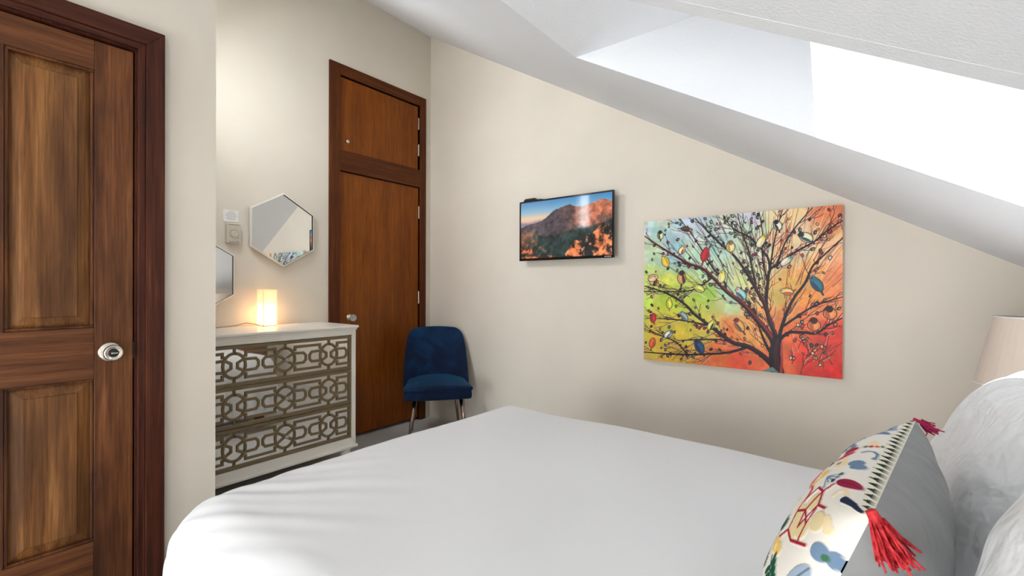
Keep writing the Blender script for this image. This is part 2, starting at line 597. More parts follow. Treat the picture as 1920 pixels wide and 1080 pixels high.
# ------------------------------------------------------------------ entry door
door = tag(empty('door_1', (XE - .02, DY0, 0)), 'brown raised-panel entry door with a round nickel knob', kind='structure')
dx1 = XE - 0.012      # door face
dx0 = dx1 - 0.04
Y0, Y1 = DY0 + .006, DY1 - .008
Z1 = 2.002
PY = [(-0.19, 0.030), (0.160, 0.370)]
PZ = [(0.283, 0.841), (1.016, 1.902)]


def dbox(name, y0, y1, z0, z1, mat, par=door, bev=0.002):
    return MB().box(dx0, dx1, y0, y1, z0, z1).build(name, mat, par, bevel=bev)


dbox('stile', Y0, PY[0][0], 0.012, Z1, M['door_v'])
dbox('stile', PY[1][1], Y1, 0.012, Z1, M['door_v'])
dbox('rail', PY[0][0], PY[1][1], 0.012, PZ[0][0], M['door_h'])
dbox('rail', PY[0][0], PY[1][1], PZ[0][1], PZ[1][0], M['door_h'])
dbox('rail', PY[0][0], PY[1][1], PZ[1][1], Z1, M['door_h'])
for (z0, z1) in PZ:
    dbox('mullion', PY[0][1], PY[1][0], z0, z1, M['door_v'])
    for (y0, y1) in PY:
        mb = MB()
        e = 0.040     # raised field with a bevelled border
        xb_, xf = dx1 - .022, dx1 - .005
        rect = lambda m_, x: [(x, y0 + m_, z0 + m_), (x, y1 - m_, z0 + m_), (x, y1 - m_, z1 - m_), (x, y0 + m_, z1 - m_)]
        pts = rect(0, dx0 + .004) + rect(0, xb_) + rect(e, xf - .004) + rect(e + .003, xf)
        fc = [(3, 2, 1, 0)]
        for k in range(3):
            for i in range(4):
                fc.append((k * 4 + i, k * 4 + (i + 1) % 4, k * 4 + 4 + (i + 1) % 4, k * 4 + 4 + i))
        fc.append((12, 13, 14, 15))
        mb.poly(pts, fc)
        pn = mb.build('panel', M['panel'], door)
        mb = MB()          # quarter-round moulding bedded around the panel
        g = 0.009
        for (a, b_, c_, d_) in ((y0, y1, z0, z0 + g), (y0, y1, z1 - g, z1), (y0, y0 + g, z0 + g, z1 - g), (y1 - g, y1, z0 + g, z1 - g)):
            mb.box(xb_ - .004, dx1 - .003, a, b_, c_, d_)
        mb.build('moulding', M['door_v'], door, bevel=0.003)
KY, KZ = 0.412, 0.930
kn = MB().lathe([(0.0345, 0), (0.0345, .003), (0.031, .008), (0.025, .010), (0.013, .012), (0.012, .026), (0.0165, .030), (0.0255, .036), (0.0275, .044), (0.0265, .052), (0.022, .056), (0.0215, .0545), (0.017, .0575), (0.0165, .0565), (0.0, .0565)], (dx1, KY, KZ), (1, 0, 0), 40).build('door_knob', M['nickel'], door, smooth=True)
MB().lathe([(0.0125, .0560), (0.0125, .0575), (0.0, .0575)], (dx1, KY, KZ), (1, 0, 0), 28).build('lock_ring', M['darkmetal'], kn)
MB().box(dx1 + .0575, dx1 + .0635, KY - .0095, KY + .0095, KZ - .003, KZ + .003).build('turn_button', M['nickel'], kn, bevel=0.002)
for s_ in (-1,):
    MB().lathe([(0.0022, .004), (0.0022, .0085), (0, .0085)], (dx1, KY + s_ * .026, KZ), (1, 0, 0), 10).build('screw', M['darkmetal'], kn)
MB().box(dx1 - .003, dx1 + .003, Y1 - .002, Y1 + .010, KZ - .03, KZ + .03).build('strike_plate', M['darkmetal'], door)

case = tag(empty('trim_1', (XE, DY1, 0)), 'dark reddish wooden casing around the entry door', kind='structure')


def casing(par, x, y0, y1, zt, steps, mv, mh):
    """mitred casing; steps: (inner offset, outer offset, proud)"""
    for (i0, i1, pr) in steps:
        A = lambda o: (y0 - o, zt + o)
        B = lambda o: (y1 + o, zt + o)
        lp = [(y1 + i0, 0), (y1 + i1, 0), B(i1), B(i0)]
        MB().prism([(x - .001, y, z) for y, z in lp], [(x + pr, y, z) for y, z in lp]).build('casing_upright', mv, par, bevel=0.002)
        lp = [(y0 - i0, 0), (y0 - i1, 0), A(i1), A(i0)]
        MB().prism([(x - .001, y, z) for y, z in lp], [(x + pr, y, z) for y, z in lp]).build('casing_upright', mv, par, bevel=0.002)
        lp = [A(i0), A(i1), B(i1), B(i0)]
        MB().prism([(x - .001, y, z) for y, z in lp], [(x + pr, y, z) for y, z in lp]).build('casing_head', mh, par, bevel=0.002)


casing(case, XE, DY0, DY1, DZ1, [(0.0, 0.022, 0.014), (0.022, 0.078, 0.022)], M['case_v'], M['case_h'])
mb = MB()
mb.box(XE - .12, XE + .001, DY1 - .004, DY1 + .001, 0, DZ1).box(XE - .12, XE + .001, DY0 - .001, DY0 + .004, 0, DZ1).box(XE - .12, XE + .001, DY0, DY1, DZ1 - .004, DZ1 + .001)
mb.build('jamb', M['case_v'], case)

# ------------------------------------------------------------------ closet: frame, tall door, cupboard door above
fx = XL + 0.016
clf = tag(empty('trim_2', (XL, OY0, 0)), 'dark brown wooden frame around the closet doors', kind='structure')
RZ0, RZ1 = 2.027, 2.176
MB().box(XL - .06, fx, OY0 - .085, OY0, 0, 2.815).build('frame_upright', M['closet_f'], clf, bevel=0.002)
MB().box(XL - .06, fx, OY1, OY1 + .063, 0, 2.815).build('frame_upright', M['closet_f'], clf, bevel=0.002)
MB().box(XL - .06, fx, OY0, OY1, OZ1, 2.815).build('frame_head', M['closet_fh'], clf, bevel=0.002)
MB().box(XL - .06, fx - .002, OY0, OY1, RZ0, RZ1).build('frame_rail', M['closet_fh'], clf, bevel=0.002)
lx1, lx0 = fx - .022, fx - .055
d2 = tag(empty('door_2', (lx0, OY0, 0)), 'tall flat brown veneer closet door with a glass knob', kind='structure')
MB().box(lx0, lx1, OY0 + .006, OY1 - .006, 0.022, RZ0 - .006).build('leaf', M['closet'], d2, bevel=0.002)
d3 = tag(empty('door_3', (lx0, OY0, RZ1)), 'small brown cupboard door above the tall closet door', kind='structure')
MB().box(lx0, lx1, OY0 + .006, OY1 - .012, RZ1 + .006, OZ1 - .006).build('leaf', M['closet'], d3, bevel=0.002)
MB().lathe([(0.008, 0), (0.007, .006), (0.006, .012), (0.013, .016), (0.0155, .022), (0.013, .028), (0.006, .030), (0, .030)], (lx1, 1.985, 2.25), (1, 0, 0), 24).build('knob', M['nickel'], d3, smooth=True)
k2 = MB().lathe([(0.026, 0), (0.026, .003), (0.020, .006), (0.010, .008), (0.009, .03)], (lx1, 2.017, 0.925), (1, 0, 0), 24).build('knob_stem', M['nickel'], d2, smooth=True)
MB().lathe([(0.010, .028), (0.020, .033), (0.0265, .044), (0.027, .054), (0.022, .062), (0.0, .064)], (lx1, 2.017, 0.925), (1, 0, 0), 12).build('glass_knob', M['crystal'], d2)
for (z0, z1, par) in ((2.53, 2.63, d3), (2.30, 2.40, d3), (1.755, 1.862, d2), (1.015, 1.123, d2), (0.25, 0.357, d2)):
    yy = OY1 - .010 if par is d3 else OY1 - .006
    MB().tube([(lx1 + .006, yy, z0), (lx1 + .006, yy, z1)], 0.006, 10).build('hinge', M['steel'], par, smooth=False)

# ------------------------------------------------------------------ dresser
DX, DB = -2.690, XL + 0.012           # front plane, back
DL, DR = 0.853, 1.769                 # body left and right
dr = tag(empty('dresser', (-2.9, 1.31, 0)), 'ivory dresser with three mirrored drawers under taupe fretwork', 'dresser')
mb = MB()
mb.box(DB + .01, DX - .03, DL, DR, .130, .875)
mb.build('carcass', M['ivory'], dr, bevel=0.003)
# face frame
FYL, FYR, FZ0, FZ1 = DL + .030, DR - .030, .179, .846
MB().prism([(DX - .03, DR, .13), (DX - .03, DR, .885), (DX - .03, FYR, FZ1), (DX - .03, FYR, FZ0)],
           [(DX, DR, .13), (DX, DR, .885), (DX - .004, FYR, FZ1), (DX - .004, FYR, FZ0)]).build('face_stile', M['ivory'], dr, bevel=0.002)
MB().prism([(DX - .03, DL, .13), (DX - .03, DL, .885), (DX - .03, FYL, FZ1), (DX - .03, FYL, FZ0)],
           [(DX, DL, .13), (DX, DL, .885), (DX - .004, FYL, FZ1), (DX - .004, FYL, FZ0)]).build('face_stile', M['ivory'], dr, bevel=0.002)
MB().prism([(DX - .03, DL, .885), (DX - .03, DR, .885), (DX - .03, FYR, FZ1), (DX - .03, FYL, FZ1)],
           [(DX, DL, .885), (DX, DR, .885), (DX - .004, FYR, FZ1), (DX - .004, FYL, FZ1)]).build('face_rail', M['ivory'], dr, bevel=0.002)
MB().prism([(DX - .03, DL, .13), (DX - .03, DR, .13), (DX - .03, FYR, FZ0), (DX - .03, FYL, FZ0)],
           [(DX, DL, .13), (DX, DR, .13), (DX - .004, FYR, FZ0), (DX - .004, FYL, FZ0)]).build('face_rail', M['ivory'], dr, bevel=0.002)
# top board with a stepped edge
mb = MB()
mb.box(DB, DX + .006, DL - .006, DR + .006, .880, .892)
mb.build('top_moulding', M['ivory'], dr, bevel=0.003)
MB().box(DB, DX + .014, DL - .014, DR + .014, .892, .908).build('top', M['ivory'], dr, bevel=0.004)
MB().box(DB + .01, DX + .012, DL - .012, DR + .012, .112, .132).build('base_moulding', M['ivory'], dr, bevel=0.005)
for (xx, yy) in ((DX - .04, DR - .05), (DX - .04, DL + .05), (DB + .05, DR - .05), (DB + .05, DL + .05)):
    MB().lathe([(0.014, 0), (0.020, .012), (0.030, .045), (0.034, .072), (0.030, .090), (0.036, .097), (0.036, .114)], (xx, yy, 0), (0, 0, 1), 20).build('foot', M['ivory'], dr, smooth=True)


def strip(mb, pts, w, x0, x1, closed=False):
    """raised fret bar along (y, z) points: trapezoid section from x0 up to x1"""
    n = len(pts)
    P2 = [Vector((p[0], p[1])) for p in pts]
    L, Rr = [], []
    for i in range(n):
        if closed:
            a, c = P2[(i - 1) % n], P2[(i + 1) % n]
            d0, d1 = (P2[i] - a).normalized(), (c - P2[i]).normalized()
        else:
            d0 = (P2[i] - P2[max(i - 1, 0)]) if i > 0 else (P2[1] - P2[0])
            d1 = (P2[min(i + 1, n - 1)] - P2[i]) if i < n - 1 else (P2[-1] - P2[-2])
            d0, d1 = d0.normalized(), d1.normalized()
        tt = (d0 + d1)
        tt = tt.normalized() if tt.length > 1e-6 else d0
        nn = Vector((-tt.y, tt.x))
        k = 1.0 / max(0.5, abs(nn.dot(Vector((-d0.y, d0.x)))))
        L.append((P2[i], nn * k))
    vs = []
    for (p, nn) in L:
        for (s, hw, x) in ((-1, w / 2, x0), (-1, w / 2 * .55, x1), (1, w / 2 * .55, x1), (1, w / 2, x0)):
            q = p + nn * s * hw
            vs.append((x, q.x, q.y))
    fc = []
    m_ = n if closed else n - 1
    for i in range(m_):
        j = (i + 1) % n
        for k in range(4):
            fc.append((i * 4 + k, i * 4 + (k + 1) % 4, j * 4 + (k + 1) % 4, j * 4 + k))
    if not closed:
        fc += [(0, 1, 2, 3), ((n - 1) * 4 + 3, (n - 1) * 4 + 2, (n - 1) * 4 + 1, (n - 1) * 4)]
    mb.poly(vs, fc)


cy0 = (FYL + FYR) / 2
hwid = (FYR - FYL) / 2 - .002
hh = (FZ1 - FZ0) / 3
for k in range(3):
    z0 = FZ0 + k * hh + .003
    z1 = FZ0 + (k + 1) * hh - .003
    zc = (z0 + z1) / 2
    hb = (z1 - z0) / 2
    dw = empty('drawer', (DX - .02, cy0, zc))
    dw.parent = dr
    dw.location = Vector((DX - .02, cy0, zc)) - dr.location
    MB().box(DX - .026, DX - .012, cy0 - hwid, cy0 + hwid, z0, z1).build('mirror_panel', M['mirrordim'], dw)
    mb = MB()
    bw = 0.017
    xf0, xf1 = DX - .013, DX - .001
    for (a, b_, c_, d_) in ((cy0 - hwid, cy0 + hwid, z0, z0 + bw), (cy0 - hwid, cy0 + hwid, z1 - bw, z1), (cy0 - hwid, cy0 - hwid + bw, z0 + bw, z1 - bw), (cy0 + hwid - bw, cy0 + hwid, z0 + bw, z1 - bw)):
        mb.box(xf0, xf1, a, b_, c_, d_)
    mb.build('drawer_border', M['taupe'], dw, bevel=0.002)
    mb = MB()
    ii = hb - bw + .004
    per = 0.272
    bx1 = xf1 - .001
    W = .0175
    el_r = (0.056, 0.066)
    for c in (-1, 0, 1):
        pc = cy0 + c * per
        strip(mb, [(pc + el_r[0] * math.cos(t_), zc + el_r[1] * math.sin(t_)) for t_ in [2 * math.pi * q / 28 for q in range(28)]], W, xf0, bx1, True)
        for s in (-1, 1):
            strip(mb, [(pc, zc + s * .062), (pc, zc + s * ii)], W, xf0, bx1)
            inner = 0.002 if c == 0 else 0.016
            iz = 0.003 if c == 0 else 0.013
            strip(mb, [(pc + s * .124, zc - .013), (pc + s * .124, zc + .013), (pc + s * .110, zc + .029), (pc + s * .046, zc + .031), (pc + s * inner, zc + iz), (pc + s * inner, zc - iz), (pc + s * .046, zc - .031), (pc + s * .110, zc - .029)], W, xf0, bx1 - .0012, True)
            for q in (-1, 1):
                end = (c + s) * per + cy0 - s * .060
                p_end = pc + s * (per / 2)
                if abs(c + s) > 1:
                    p_end = cy0 + s * (hwid - bw + .004)
                strip(mb, [(pc + s * .040, zc + q * .046), (pc + s * .058, zc + q * .050), (pc + s * .058, zc + q * .068), (p_end, zc + q * .068)], W, xf0, bx1 - .0006)
    mb.build('fretwork', M['taupe'], dw)
    MB().lathe([(0.005, 0), (0.005, .010), (0.010, .014), (0.012, .020), (0.009, .026), (0, .028)], (DX - .004, cy0, zc), (1, 0, 0), 14).build('glass_pull', M['crystal'], dw, smooth=True)

# ------------------------------------------------------------------ small lamp on the dresser
LX0, LX1, LY0, LY1, LZ = -3.130, -3.042, 1.337, 1.424, 0.908
tl = tag(empty('table_lamp', ((LX0 + LX1) / 2, (LY0 + LY1) / 2, LZ)), 'small square glowing frosted table lamp on the dresser', 'lamp')
m, nt, b = new_mat('frosted_glow_glass', lin((255, 240, 214)), 0.5)
tc = nt.nodes.new('ShaderNodeTexCoord')
b.inputs['Transmission Weight'].default_value = 0.0
sd = nt.nodes.new('ShaderNodeBsdfTranslucent')
sd.inputs[0].default_value = lin((255, 242, 222))
mxs = nt.nodes.new('ShaderNodeMixShader')
mxs.inputs[0].default_value = 0.72
nt.links.new(b.outputs[0], mxs.inputs[1])
nt.links.new(sd.outputs[0], mxs.inputs[2])
nt.links.new(mxs.outputs[0], nt.nodes['Material Output'].inputs['Surface'])
b.inputs['Emission Color'].default_value = lin((255, 232, 200))
b.inputs['Emission Strength'].default_value = 0.36
M['frost'] = m
mb = MB()
w = .004
mb.box(LX0, LX1, LY0, LY0 + w, LZ + .006, LZ + .232).box(LX0, LX1, LY1 - w, LY1, LZ + .006, LZ + .232)
mb.box(LX0, LX0 + w, LY0 + w, LY1 - w, LZ + .006, LZ + .232).box(LX1 - w, LX1, LY0 + w, LY1 - w, LZ + .006, LZ + .232)
mb.build('glass_shade', M['frost'], tl)
MB().box(LX0 + .002, LX1 - .002, LY0 + .002, LY1 - .002, LZ, LZ + .006).build('base', M['white'], tl)
m, nt, b = new_mat('warm_bulb', lin((255, 226, 170)), 0.5)
b.inputs['Emission Color'].default_value = lin((255, 238, 214))
b.inputs['Emission Strength'].default_value = 26.0
M['bulb'] = m
MB().lathe([(0.009, .006), (0.010, .05), (0.018, .075), (0.022, .095), (0.018, .115), (0.0, .125)], ((LX0 + LX1) / 2, (LY0 + LY1) / 2, LZ), (0, 0, 1), 16).build('bulb', M['bulb'], tl, smooth=True)
cp = [(LX0 + .05, LY0, LZ + .004), (LX0 + .06, LY0 - .04, LZ + .016), (LX0 + .06, LY0 - .09, LZ + .026), (LX0 + .07, LY0 - .15, LZ + .014), (LX0 + .01, LY0 - .24, LZ + .003), (LX0 + .004, LY0 - .30, LZ + .003)]
MB().tube(cp, 0.0028, 8).build('cord', M['cordtan'], tl, smooth=True)

# ------------------------------------------------------------------ hexagonal mirrors
def hexmirror(cy, cz_, R, label, turn=0.0):
    x = XL
    mr = tag(empty('hexagon_mirror', (x, cy, cz_)), label, 'mirror', 'hexagon wall mirrors')
    pt = lambda rad, xx: [(xx, cy + rad * math.sin(math.radians(60 * k)), cz_ + rad * math.cos(math.radians(60 * k))) for k in range(6)]
    mb = MB()
    rings = [pt(R - .006, x + .001), pt(R, x + .010), pt(R, x + .022), pt(R - .005, x + .026), pt(R - .011, x + .026)]
    vs = [p for rg in rings for p in rg]
    fc = []
    for i in range(len(rings) - 1):
        for k in range(6):
            fc.append((i * 6 + k, i * 6 + (k + 1) % 6, i * 6 + 6 + (k + 1) % 6, i * 6 + 6 + k))
    mb.poly(vs, fc)
    mb.build('frame', M['silverwhite'], mr)
    lip = MB()
    la, lb = pt(R - .011, x + .026), pt(R - .0125, x + .014)
    lip.poly(la + lb, [(k, (k + 1) % 6, 6 + (k + 1) % 6, 6 + k) for k in range(6)])
    lip.build('shadow_gap_lip', M['black'], mr)  # lip coloured black to stand for the shadow gap inside the rim
    MB().prism(pt(R - .012, x + .006), pt(R - .012, x + .0165)).build('mirror_glass', M['mirror'], mr)
    MB().prism(pt(R - .008, x + .001), pt(R - .008, x + .006)).build('backing', M['black'], mr)
    mr.rotation_euler = (0, 0, turn)
    mr.location.x += abs(math.sin(turn)) * R
    return mr


hexmirror(1.503, 1.538, 0.247, 'hexagonal wall mirror with silver rim beside the closet, the fully visible one', math.radians(1.1))
hexmirror(0.990, 1.229, 0.247, 'hexagonal wall mirror cut off by the entry wall, lower than the other')

# thermostat and the notice card above it
th = tag(empty('thermostat', (XL, 1.195, 1.488)), 'beige wall thermostat with a round dial beside the mirror', 'thermostat')
MB().box(XL, XL + .028, 1.157, 1.236, 1.427, 1.548).build('housing', M['almond'], th, bevel=0.004)
MB().lathe([(0.021, .028), (0.021, .034), (0.018, .037), (0, .037)], (XL, 1.200, 1.482), (1, 0, 0), 28).build('dial', M['almond'], th)
mb = MB()
for k in range(15):
    a = math.radians(-130 + k * 260 / 14) + math.pi / 2
    if k % 2 == 0 or k < 9:
        yk, zk = 1.200 + .026 * math.sin(a - math.pi / 2), 1.482 + .026 * math.cos(a - math.pi / 2)
        mb.box(XL + .0275, XL + .0285, yk - .0016, yk + .0016, zk - .0016, zk + .0016)
mb.build('scale_marks', M['inkdark'], th)
for zz in (1.540, 1.434):
    for k in range(5):
        MB().box(XL + .022, XL + .0286, 1.170 + k * .012, 1.177 + k * .012, zz - .002, zz + .002).build('vent_slot', M['inkdark'], th)
nc = tag(empty('notice_card', (XL, 1.19, 1.595)), 'small white printed card on the wall above the thermostat', 'sign')
MB().box(XL, XL + .003, 1.148, 1.232, 1.560, 1.632).build('card', M['paper'], nc)
mb = MB()
for k, wd in enumerate((.030, .045, .060, .064, .050, .060, .040)):
    zz = 1.622 - k * .0085
    mb.box(XL + .003, XL + .0034, 1.190 - wd / 2, 1.190 + wd / 2, zz - .0014, zz + .0014)
mb.build('printed_lines', M['ink'], nc)

# ------------------------------------------------------------------ blue chair in the corner
ch = tag(empty('side_chair', (-2.672, 2.468, 0), math.radians(50)), 'dark blue velvet chair with slim metal legs in the corner', 'chair')


def cage(fr, bk):
    ny, nx = len(fr), len(fr[0])
    vs = [p for row in fr for p in row] + [p for row in bk for p in row]
    o = ny * nx
    fc = []
    for j in range(ny - 1):
        for i in range(nx - 1):
            a = j * nx + i
            fc.append((a, a + 1, a + nx + 1, a + nx))
            fc.append((o + a, o + a + nx, o + a + nx + 1, o + a + 1))
    edge = [i for i in range(nx)] + [j * nx + nx - 1 for j in range(1, ny)] + [(ny - 1) * nx + i for i in range(nx - 2, -1, -1)] + [j * nx for j in range(ny - 2, 0, -1)]
    for k in range(len(edge)):
        a, c = edge[k], edge[(k + 1) % len(edge)]
        fc.append((a, o + a, o + c, c))
    return vs, fc


def seatblock(z0, z1, grow, dome):
    ys = (-.245, -.23, -.12, 0.02, .15, .20)
    fr, bk = [], []
    for y in ys:
        hw = (.245 - (y + .245) * .09 + grow)
        xs = [-hw, -hw * .93, -hw * .45, 0, hw * .45, hw * .93, hw]
        yy = y - grow if y < 0 else y
        fr.append([(x, yy - .018 * (1 - (x / hw) ** 2) * (1 if y < -.2 else 0), z1 + dome * (1 - (x / hw) ** 4) * (1 - (y / .27) ** 4)) for x in xs])
        bk.append([(x, yy - .018 * (1 - (x / hw) ** 2) * (1 if y < -.2 else 0), z0) for x in xs])
    return cage(fr, bk)


MB().poly(*seatblock(.342, .412, 0, 0)).build('seat_apron', M['velvet'], ch, local=True, subsurf=2)
MB().poly(*seatblock(.405, .432, .006, .034)).build('seat_cushion', M['velvet'], ch, local=True, subsurf=2)
fr, bk = [], []
for (t_, hw) in ((.375, .256), (.42, .256), (.53, .252), (.64, .244), (.74, .232), (.798, .214), (.826, .165)):
    q = (t_ - .375) / .45
    yb = .150 + .10 * q
    xs = [-hw, -hw * .92, -hw * .5, 0, hw * .5, hw * .92, hw]
    zoff = lambda x: t_ + (.012 * (1 - (x / hw) ** 2) if q > .85 else 0)
    fr.append([(x, yb - .11 * (1 - .75 * q) * (abs(x) / .256) ** 2.2, zoff(x)) for x in xs])
    bk.append([(x, yb + .048 - .10 * (1 - .75 * q) * (abs(x) / .256) ** 2.2, zoff(x)) for x in xs])
MB().poly(*cage(fr, bk)).build('backrest', M['velvet'], ch, local=True, subsurf=2)
for (x0, y0, x1, y1) in ((-.165, -.175, -.215, -.225), (.165, -.175, .215, -.225), (-.15, .13, -.19, .20), (.15, .13, .19, .20)):
    MB().tube([(x0, y0, .352), ((x0 + x1) / 2, (y0 + y1) / 2, .18), (x1, y1, 0)], [.0145, .012, .009], 14).build('leg', M['chrome'], ch, local=True, smooth=True)

# ------------------------------------------------------------------ raster painting helpers (numpy, baked into point colours)
class Raster:
    def __init__(self, h, w, aspect):
        self.h, self.w, self.asp = h, w, aspect      # aspect = width / height in metres
        v, u_ = np.meshgrid(np.linspace(0, 1, h), np.linspace(0, 1, w), indexing='ij')
        self.X, self.Y = u_ * aspect, v              # metric: height = 1
        self.img = np.zeros((h, w, 3))
        self.px = 1.0 / h

    def region(self, x0, x1, y0, y1):
        i0, i1 = max(0, int(y0 * self.h) - 2), min(self.h, int(y1 * self.h) + 3)
        j0, j1 = max(0, int(x0 / self.asp * self.w) - 2), min(self.w, int(x1 / self.asp * self.w) + 3)
        return (slice(i0, i1), slice(j0, j1)) if (i1 > i0 and j1 > j0) else None

    def blend(self, s, a, col):
        self.img[s] = self.img[s] * (1 - a[..., None]) + np.array(col) / 255.0 * a[..., None]

    def line(self, pts, w0, w1, col, alpha=1.0):
        pts = [(p[0] * self.asp, p[1]) for p in pts]
        L = [0]
        for a, c in zip(pts, pts[1:]):
            L.append(L[-1] + math.hypot(c[0] - a[0], c[1] - a[1]))
        for k in range(len(pts) - 1):
            (ax, ay), (cx, cy) = pts[k], pts[k + 1]
            wa = w0 + (w1 - w0) * L[k] / L[-1]
            wb = w0 + (w1 - w0) * L[k + 1] / L[-1]
            g = max(wa, wb)
            s = self.region(min(ax, cx) - g, max(ax, cx) + g, min(ay, cy) - g, max(ay, cy) + g)
            if s is None:
                continue
            X, Y = self.X[s], self.Y[s]
            dx, dy = cx - ax, cy - ay
            tt = np.clip(((X - ax) * dx + (Y - ay) * dy) / max(dx * dx + dy * dy, 1e-12), 0, 1)
            d = np.hypot(X - ax - tt * dx, Y - ay - tt * dy)
            w_ = wa + (wb - wa) * tt
            a = np.clip((w_ / 2 - d) / self.px + 0.5, 0, 1) * alpha
            self.blend(s, a, col)

    def ell(self, c, rx, ry, ang, col, alpha=1.0, power=2.0):
        cx, cy = c[0] * self.asp, c[1]
        g = max(rx, ry) * 1.2
        s = self.region(cx - g, cx + g, cy - g, cy + g)
        if s is None:
            return
        X, Y = self.X[s] - cx, self.Y[s] - cy
        ca, sa = math.cos(ang), math.sin(ang)
        p, q = (X * ca + Y * sa) / rx, (-X * sa + Y * ca) / ry
        d = (np.abs(p) ** power + np.abs(q) ** power) ** (1 / power)
        a = np.clip((1 - d) * min(rx, ry) / self.px + 0.5, 0, 1) * alpha
        self.blend(s, a, col)

    def poly(self, pts, col, alpha=1.0):
        P_ = np.array([(p[0] * self.asp, p[1]) for p in pts])
        s = self.region(P_[:, 0].min(), P_[:, 0].max(), P_[:, 1].min(), P_[:, 1].max())
        if s is None:
            return
        X, Y = self.X[s], self.Y[s]
        ins = np.zeros(X.shape, bool)
        n = len(P_)
        for k in range(n):
            (ax, ay), (cx, cy) = P_[k], P_[(k + 1) % n]
            cond = ((ay > Y) != (cy > Y))
            with np.errstate(divide='ignore', invalid='ignore'):
                xi = (cx - ax) * (Y - ay) / (cy - ay + 1e-15) + ax
            ins ^= cond & (X < xi)
        self.blend(s, ins.astype(float) * alpha, col)

    def wob(self, seed, freq, octv=3):
        g = np.random.default_rng(seed)
        out = np.zeros((self.h, self.w))
        amp, tot = 1.0, 0.0
        for o in range(octv):
            L_ = g.uniform(-1, 1, (64, 64))
            a_ = 0.6 * o
            px = (self.X * math.cos(a_) - self.Y * math.sin(a_)) * freq * 2 ** o + 17.3
            py = (self.X * math.sin(a_) + self.Y * math.cos(a_)) * freq * 2 ** o + 9.1
            ix, iy = np.floor(px).astype(int), np.floor(py).astype(int)
            fx_, fy_ = px - ix, py - iy
            fx_, fy_ = fx_ * fx_ * (3 - 2 * fx_), fy_ * fy_ * (3 - 2 * fy_)
            q = lambda i_, j_: L_[j_ % 64, i_ % 64]
            out += amp * ((q(ix, iy) * (1 - fx_) + q(ix + 1, iy) * fx_) * (1 - fy_) + (q(ix, iy + 1) * (1 - fx_) + q(ix + 1, iy + 1) * fx_) * fy_)
            tot += amp
            amp *= .62
        return out / tot * 1.7


def smooth_curve(pts, n=6):
    """Catmull-Rom through the points"""
    out = []
    P_ = [pts[0]] + list(pts) + [pts[-1]]
    for i in range(1, len(P_) - 2):
        p0, p1, p2, p3 = P_[i - 1], P_[i], P_[i + 1], P_[i + 2]
        for k in range(n):
            t_ = k / n
            out.append(tuple(0.5 * ((2 * p1[a]) + (-p0[a] + p2[a]) * t_ + (2 * p0[a] - 5 * p1[a] + 4 * p2[a] - p3[a]) * t_ ** 2 + (-p0[a] + 3 * p1[a] - 3 * p2[a] + p3[a]) * t_ ** 3) for a in (0, 1)))
    out.append(tuple(pts[-1]))
    return out


# ------------------------------------------------------------------ wall canvas: a tree full of birds
CX0, CX1, CZ0, CZ1 = -1.141, -0.132, 0.714, 1.570
cdep = 0.036
pic = tag(empty('canvas_painting', ((CX0 + CX1) / 2, YF, CZ0)), 'large canvas of a bird-filled tree shading from yellow-green to red', 'painting')
ras = Raster(440, 518, (CX1 - CX0) / (CZ1 - CZ0))
g = np.random.default_rng(5)
ctrl = [(0, 1, (190, 206, 196)), (.25, 1, (198, 212, 210)), (.5, 1, (214, 222, 208)), (.75, 1, (233, 214, 186)), (1, 1, (232, 128, 82)),
        (0, .78, (196, 212, 180)), (.2, .78, (166, 200, 200)), (.4, .8, (190, 218, 205)), (.6, .8, (214, 224, 200)), (.8, .8, (240, 205, 150)), (1, .78, (240, 190, 140)),
        (0, .58, (206, 212, 120)), (.2, .58, (206, 212, 84)), (.4, .6, (196, 224, 176)), (.6, .6, (214, 226, 170)), (.8, .6, (240, 176, 96)), (1, .58, (238, 150, 100)),
        (0, .4, (200, 206, 92)), (.2, .42, (190, 206, 60)), (.35, .42, (176, 202, 84)), (.5, .42, (190, 222, 180)), (.65, .45, (240, 212, 150)), (.8, .45, (242, 158, 76)), (1, .42, (240, 140, 90)),
        (0, .2, (200, 190, 70)), (.2, .22, (214, 186, 62)), (.36, .22, (206, 196, 80)), (.5, .22, (238, 130, 66)), (.65, .25, (242, 166, 84)), (.85, .25, (240, 116, 66)), (1, .22, (226, 66, 52)),
        (0, .02, (206, 168, 80)), (.2, .02, (216, 160, 60)), (.4, .04, (228, 110, 60)), (.55, .05, (226, 84, 54)), (.75, .08, (232, 110, 66)), (.88, .08, (226, 56, 48)), (1, .02, (228, 46, 42))]
wx, wy = ras.X + .07 * ras.wob(1, 4), ras.Y + .07 * ras.wob(2, 4)
num = np.zeros_like(ras.img)
den = np.zeros((ras.h, ras.w))
for (cu, cv, cc) in ctrl:
    w_ = 1 / (((wx - cu * ras.asp) ** 2 + (wy - cv) ** 2) + 0.0015) ** 2
    num += w_[..., None] * np.array(cc) / 255.0
    den += w_
ras.img = num / den[..., None]
ras.img *= (1 + .07 * ras.wob(3, 14) + .05 * ras.wob(4, 45))[..., None]
ras.img[..., 2] *= 1 + .10 * ras.wob(6, 9)
ras.img[..., 0] *= 1 + .06 * ras.wob(7, 11)
